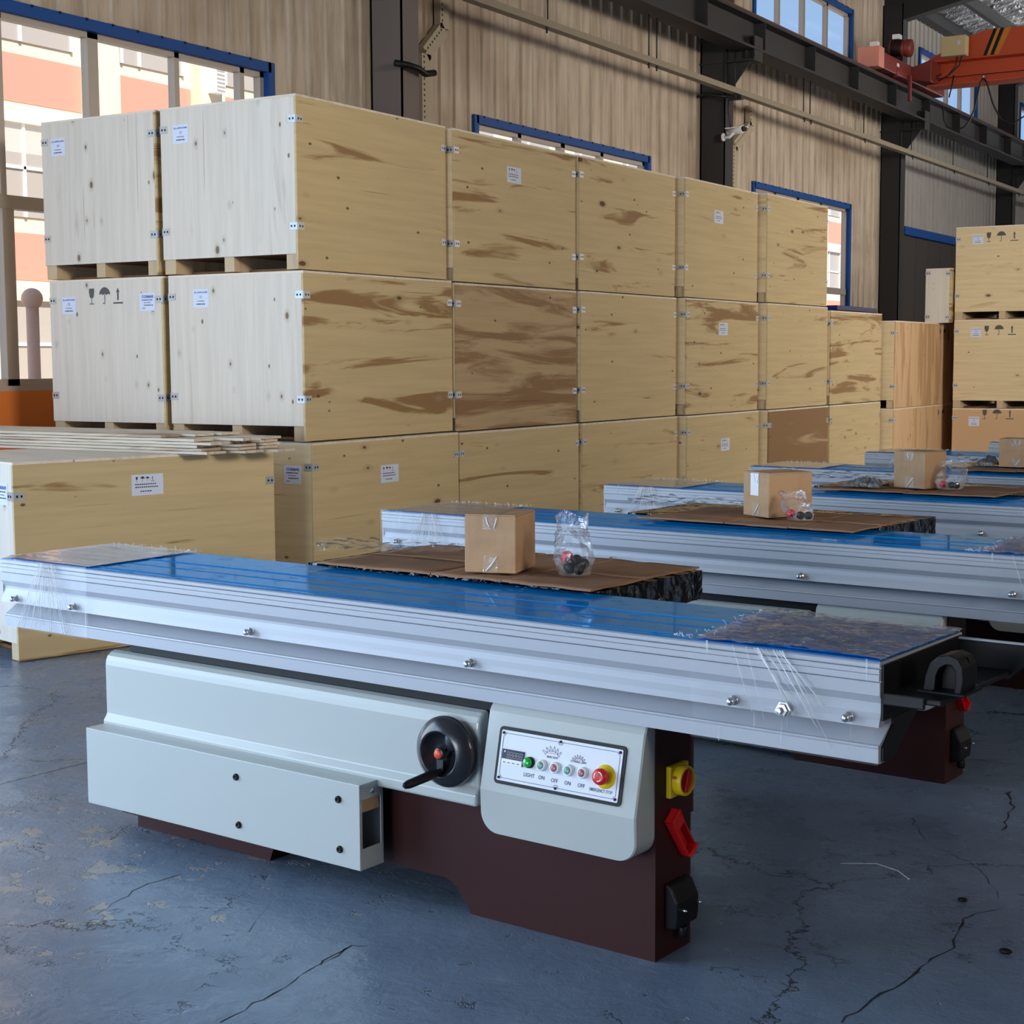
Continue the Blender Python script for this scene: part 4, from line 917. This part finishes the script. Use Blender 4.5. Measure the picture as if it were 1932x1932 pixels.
    mb = MB(); mb.lathe([(0, 0), (.030, 0), (.030, .004), (0, .004)], (.028, .0915, .448), (1, 0, 0), M['red'], 28); mb.prism([(.075, .424), (.090, .420), (.108, .472), (.093, .476)], 'x', .030, .040, M['red']); mb.obj('knob', sw, .002, label='red rotary knob')
    mb = MB(); put_text(MB(), '0', .01, 0, 0, 0, M['red']); mb.tf = frame((.022, .0530, .462), (1, 0, 0), (0, 0, 1)); put_text(mb, 'ED', .009, 0, 0, .0012, M['red'], .0003); mb.obj('switch_print', sw)
    q0 = Vector((.0, .062, .355)); q1 = Vector((.0, .142, .252))
    mb = MB(); T_ = (q1-q0).normalized(); Nn = Vector((0, -T_.z, T_.y))
    F_ = lambda a, b, c_: tuple(q0+T_*a+Nn*b+Vector((1, 0, 0))*c_)
    mb.tf = F_; mb.box(-.012, .125, -.022, -.016, 0, .026, M['red']); mb.box(-.012, .125, .016, .022, 0, .026, M['red']); mb.box(-.012, .03, -.022, .022, .018, .027, M['red']); mb.box(-.012, -.004, -.022, .022, 0, .027, M['red']); mb.box(.118, .126, -.022, .022, 0, .034, M['red']); mb.box(-.012, .125, -.022, .022, 0, .006, M['red'])
    mb.obj('push_stick_holder', root, .003)
    mb = MB(); mb.prism([(0, .070), (.034, .076), (.038, .10), (.038, .145), (.018, .185), (.0, .19)], 'y', .042, .150, M['black_plastic']); mb.tube([(.02, .10, .072), (.02, .10, .04)], .014, M['black_plastic'], 12)
    pi_ = mb.obj('power_inlet', root, .006)
    for yv, z in ((.062, .125), (.135, .128)):
        m_ = MB(); m_.lathe([(.004, 0), (.004, .014), (.002, .018), (0, .018)], (.037, yv, z), (1, 0, 0), M['steel'], 10); m_.obj('prong', pi_)
    # fixed table wrapped in black film
    x0, x1, ya, yb, za, zz = -1.62, -.465, .452, 1.02, .752, .843
    def wr(a, b, c_, amp=.007, s_=18): return amp*noise.noise(Vector((a*s_, b*s_, c_*s_)))
    mb = MB(); BK = M['blackwrap']
    mb.grid(50, 26, lambda u, v: (x0+(x1-x0)*u, ya+(yb-ya)*v, zz-.004+.002*noise.noise(Vector((u*9, v*9, 0)))), BK)
    for fx in (x0, x1): mb.grid(90, 12, lambda u, v, fx=fx: (fx+wr(u*1.2, v*.2, fx, .006, 12)*min(1, 6*v), ya+(yb-ya)*u, zz-.004-(zz-za)*v), BK)
    for fy in (ya, yb): mb.grid(90, 12, lambda u, v, fy=fy: (x0+(x1-x0)*u, fy+(wr(u*3, v*.4, fy)*min(1, 6*v) if fy == yb else 0), zz-.004-(zz-za)*v), BK)
    mb.grid(4, 4, lambda u, v: (x0+(x1-x0)*u, ya+(yb-ya)*v, za), BK); mb.obj('fixed_table', root, label='black film wrapped fixed table')
    mb = MB(); mb.prism([(.60, .752), (.98, .752), (.88, .70), (.62, .66)], 'x', -.50, -.49, M['black']); mb.tube([(-.478, .93, .76), (-.478, .93, .722)], .006, M['black'], 8); mb.tube([(-.478, .93, .722), (-.478, .93, .716)], .011, M['black'], 8); mb.obj('table_bracket', root)
    # loose clear film along the rear left of the fixed table
    def fl(u, v):
        x = -1.68+.60*u; n_ = noise.noise(Vector((u*11, v*5, 3))); return (x-.02*(1-u)*v, .56+.44*u*.8+.05*(v-.5)+.02*n_, .866+.040*v*(1-.45*u)+.018*noise.noise(Vector((u*17, v*9, 8))))
    MB().grid(50, 10, fl, M['wrap_bag']).obj('loose_film', root, label='loose crumpled clear film')
    return root
make_saw(saw)
SAWOFF = [(0, 0), (-.055, 2.015), (-.035, 3.76), (-.09, 5.465), (-.115, 7.20), (.14, 8.94)]
ordn = ['', 'second', 'third', 'fourth', 'fifth', 'farthest']
SO = [O1]
for k in range(1, 6):
    p = O1+DX*SAWOFF[k][0]+DY*SAWOFF[k][1]; SO.append(p)
    dup(saw, p, SA, '%s sliding table panel saw counting away from the camera' % ordn[k] if k < 5 else 'farthest panel saw, only a corner of its table showing', 'panel saws in a row')
def W(k, x, y, z): return SO[k]+DX*x+DY*y+Vector((0, 0, z))

# cardboard sheets, cartons, bags on the fixed tables
def card_sheet(k, xs, ys, gapx, label, seed):
    root = thing('cardboard_sheet', label, 'cardboard', W(k, 0, 0, .846), SA, 'cardboard sheets on the saws')
    rr = random.Random(seed); cuts = [xs[0]]+gapx+[xs[1]]
    ym = (ys[0]+ys[1])/2-.03
    for a, b in zip(cuts, cuts[1:]):
        for (c_, d_) in ((ys[0], ym), (ym, ys[1])):
            h0, h1 = rr.uniform(0, .004), rr.uniform(0, .004); sh = rr.uniform(-.012, .012)
            def tp(u, v, e=0): return (a+.002+(b-a-.004)*u, c_+.001+(d_-c_-.002)*v+sh*(1 if a == xs[0] and u < .1 else 0)+.004*noise.noise(Vector((u*9, a*7, seed)))*(1 if v in (0., 1.) else 0), .005+e+h0*(1-u)+h1*u+.0025*noise.noise(Vector((a+u*4, v*3+c_*9, seed))))
            mb = MB(); mb.grid(14, 8, lambda u, v: tp(u, v), M['card']); mb.grid(14, 8, lambda u, v: tp(u, v, -.005), M['card'])
            for v in (0., 1.): mb.grid(14, 1, lambda u, q, v=v: tp(u, v, -.005*q), M['card'], False)
            for u in (0., 1.): mb.grid(1, 8, lambda q, v, u=u: tp(u, v, -.005*q), M['card'], False)
            mb.obj('board_panel', root)
    return root
card_sheet(0, (-1.54, -.462), (.395, 1.0), [-1.05, -.78], 'flattened brown cardboard under the box on the nearest saw', 1)
card_sheet(1, (-1.40, -.448), (.185, .77), [-1.0, -.72], 'flattened brown cardboard on the second saw, bag with red ball on it', 2)
card_sheet(2, (-1.49, -.56), (.18, .68), [-1.02], 'flattened brown cardboard on the third saw, crumpled grey film on it', 3)
card_sheet(3, (-1.38, -.45), (.15, .56), [-1.0], 'flattened brown cardboard on the fourth saw, small crumpled film on it', 4)
def carton(k, x, y, wd, dp, ht, ang, label, white=False):
    root = thing('cardboard_box', label, 'box', W(k, x, y, .8605), SA+math.radians(ang), 'small cartons on the saws')
    mb = MB(); mb.box(0, wd, 0, dp, 0, ht-.004, M['carton']); mb.obj('carton', root, .003)
    for a, b in ((.0015, dp/2-.001), (dp/2+.001, dp-.0015)): MB().box(.0015, wd-.0015, a, b, ht-.004, ht, M['carton']).obj('top_flap', root, .001)
    mb = MB(); cx = wd/2; t2 = wd*.14
    def strip(pts):  # tape ribbon folded over the edges
        vs = [(cx+sx*t2+dx_, y_, z_) for (y_, z_, dx_) in pts for sx in (-1, 1)]
        mb.add(vs, [(2*i, 2*i+1, 2*i+3, 2*i+2) for i in range(len(pts)-1)], M['tape'])
    strip([(-.0012, ht*.74, .0), (-.0012, ht+.0008, 0), (dp+.0012, ht+.0008, 0), (dp+.0012, ht*.7, 0)]); strip([(-.0012, 0, 0), (-.0012, ht*.3, .003)]); mb.obj('packing_tape', root)
    for pts, r_ in (([(cx-.012, -.002, ht*.96), (cx-.006, -.003, ht*.84), (cx+.0, -.002, ht*.78)], .0018), ([(cx+.022, -.002, ht*.95), (cx+.014, -.003, ht*.76)], .002), ([(cx-.012, -.002, ht*.03), (cx+.005, -.003, ht*.14), (cx+.022, -.002, ht*.28)], .0025)):
        MB().tube(pts, r_, M['white'], 5).obj('tape_glint', root, label='white glint modelled on the tape')  # highlights on the tape built as white tubes
    if white: mb = MB(); mb.box(wd*.3, wd*.62, -.0022, -.0008, ht*.47, ht*.97, M['white']); mb.obj('paper_label', root)
    return root
carton(0, -.950, .437, .162, .20, .176, 19, 'small brown carton standing on the nearest saw')
carton(1, -1.062, .459, .178, .213, .180, -27, 'small brown carton with a white paper strip on the second saw', True)
carton(2, -1.142, .357, .187, .168, .180, -15, 'small brown carton on the third saw beside crumpled grey film')
carton(3, -1.176, .352, .2, .165, .165, 5, 'small brown carton cut by the right picture edge on the fourth saw')
def bag(k, x, y, label, lean, h=.175, rb=.05, seed=1, ang=0):
    root = thing('plastic_bag', label, 'bag', W(k, x, y, .8605), SA+ang, 'clear bags on the saws')
    def f(u, v):
        a = 2*math.pi*u; r1 = rb*(.78+.5*math.sin(math.pi*min(v*.9+.12, 1))**.8) if v < .72 else rb*(1.02+.14*(v-.72)/.28); fl = 1-.45*v
        n_ = noise.noise(Vector((math.cos(a)*2.2, math.sin(a)*2.2, v*6+seed)))+.5*noise.noise(Vector((math.cos(a)*6, math.sin(a)*6, v*11+seed)))
        r1 *= 1+.16*n_*min(1, v*4)
        z = h*v*(1+.05*math.sin(3*a+seed)*max(0, v-.8)*5); return (r1*math.cos(a)+lean[0]*v, r1*fl*math.sin(a)+lean[1]*v, max(.0012, z*lean[2]))
    mb = MB(); mb.grid(40, 30, f, M['wrap_bag']); mb.grid(40, 1, lambda u, v: (f(u, 0)[0]*v, f(u, 0)[1]*v, .0012), M['wrap_bag']); mb.obj('film', root)
    return root
bag(0, -.648, .585, 'upright clear plastic bag of knobs beside the box on the nearest saw', (-.012, 0, 1.), .178, .047, 1)
bag(1, -.768, .39, 'slumped clear plastic bag leaning on the box on the second saw', (-.05, .02, .78), .14, .048, 5)
bag(2, -.865, .385, 'clear plastic bag with a red ball beside the box on the third saw', (.02, .02, .85), .165, .058, 9)
bi = 0
for k, cx, cy, ps in ((0, -.648, .585, ((-.02, -.012, .052, 'r'), (.012, -.008, .045, 'b'), (.03, .004, .034, 'b'), (.0, -.02, .020, 'b'), (-.026, .004, .018, 'b'), (.026, -.016, .018, 'b'))), (1, -.768, .39, ((-.04, -.005, .022, 'r'), (.0, .0, .018, 'b'), (.03, .008, .018, 'b'))), (2, -.865, .385, ((-.03, -.01, .022, 'r'), (.012, -.005, .020, 'b'), (.03, .012, .018, 'b')))):
    nn = ('nearest', 'second', 'third')[k]
    for dx_, dy_, dz, cl in ps:
        mb = MB(); r_ = .019 if cl == 'r' else .0165; mb.ball((0, 0, 0), r_, M['red'] if cl == 'r' else M['black_plastic'], 8); mb.lathe([(.006, 0), (.006, r_+.006)], (0, 0, 0), (.3, -.5, -.2), M['black'], 8)
        o = mb.obj('ball_knob'); o.location = W(k, cx+dx_, cy+dy_, .8605+dz)
        tag(o, ('red ball knob in the clear bag on the %s saw' if cl == 'r' else 'black ball knob in the clear bag on the %s saw') % nn, 'knob', 'knobs bagged on the %s saw' % nn)
def crumple(k, x0, x1, y, label, mat, seed, hgt=.05):
    mb = MB()
    def f(u, v):
        x = x0+(x1-x0)*u; env = math.sin(math.pi*min(max(u, .03), .97))**.5*(.5+.5*u); a = math.pi*v
        n_ = noise.noise(Vector((u*14, v*5, seed))); n2 = noise.noise(Vector((u*30, v*12, seed+2)))
        r_ = hgt*env*(1+.5*n_+.25*n2); return tuple(W(k, x, y+.06*math.cos(a)*(1+.3*n_), .862+abs(r_*math.sin(a))))
    mb.grid(50, 20, f, mat); tag(mb.obj('crumpled_film'), label, 'plastic film')
crumple(2, -1.39, -1.165, .31, 'crumpled grey film beside the box on the third saw', M['grey_film'], 4, .05)
crumple(3, -1.34, -1.2, .42, 'small heap of crumpled grey film beside the box on the fourth saw', M['grey_film'], 6, .06)
# debris on the floor
rr = random.Random(11)
for x, y_, r_ in ((-2.98, 2.42, .012), (-1.15, 4.28, .010), (-.95, 3.95, .012)):
    mb = MB(); mb.ball((0, 0, 0), (r_*1.4, r_, r_*.6), M['black'], 6); o = mb.obj('floor_scrap'); o.location = (x, y_, r_*.55)
    tag(o, {-2.98: 'dark scrap lying on the floor at the bottom left', -1.15: 'dark pebble on the shaded floor right of the nearest saw', -.95: 'dark crumb on the shaded floor near the right foreground'}[x], 'scrap')
mb = MB(); mb.tube([(-1.55, 4.42, .003), (-1.45, 4.45, .01), (-1.38, 4.43, .006), (-1.33, 4.38, .003)], .0012, M['white'], 5); tag(mb.obj('cut_thread'), 'thin white strand of film lying on the shaded floor', 'strand')
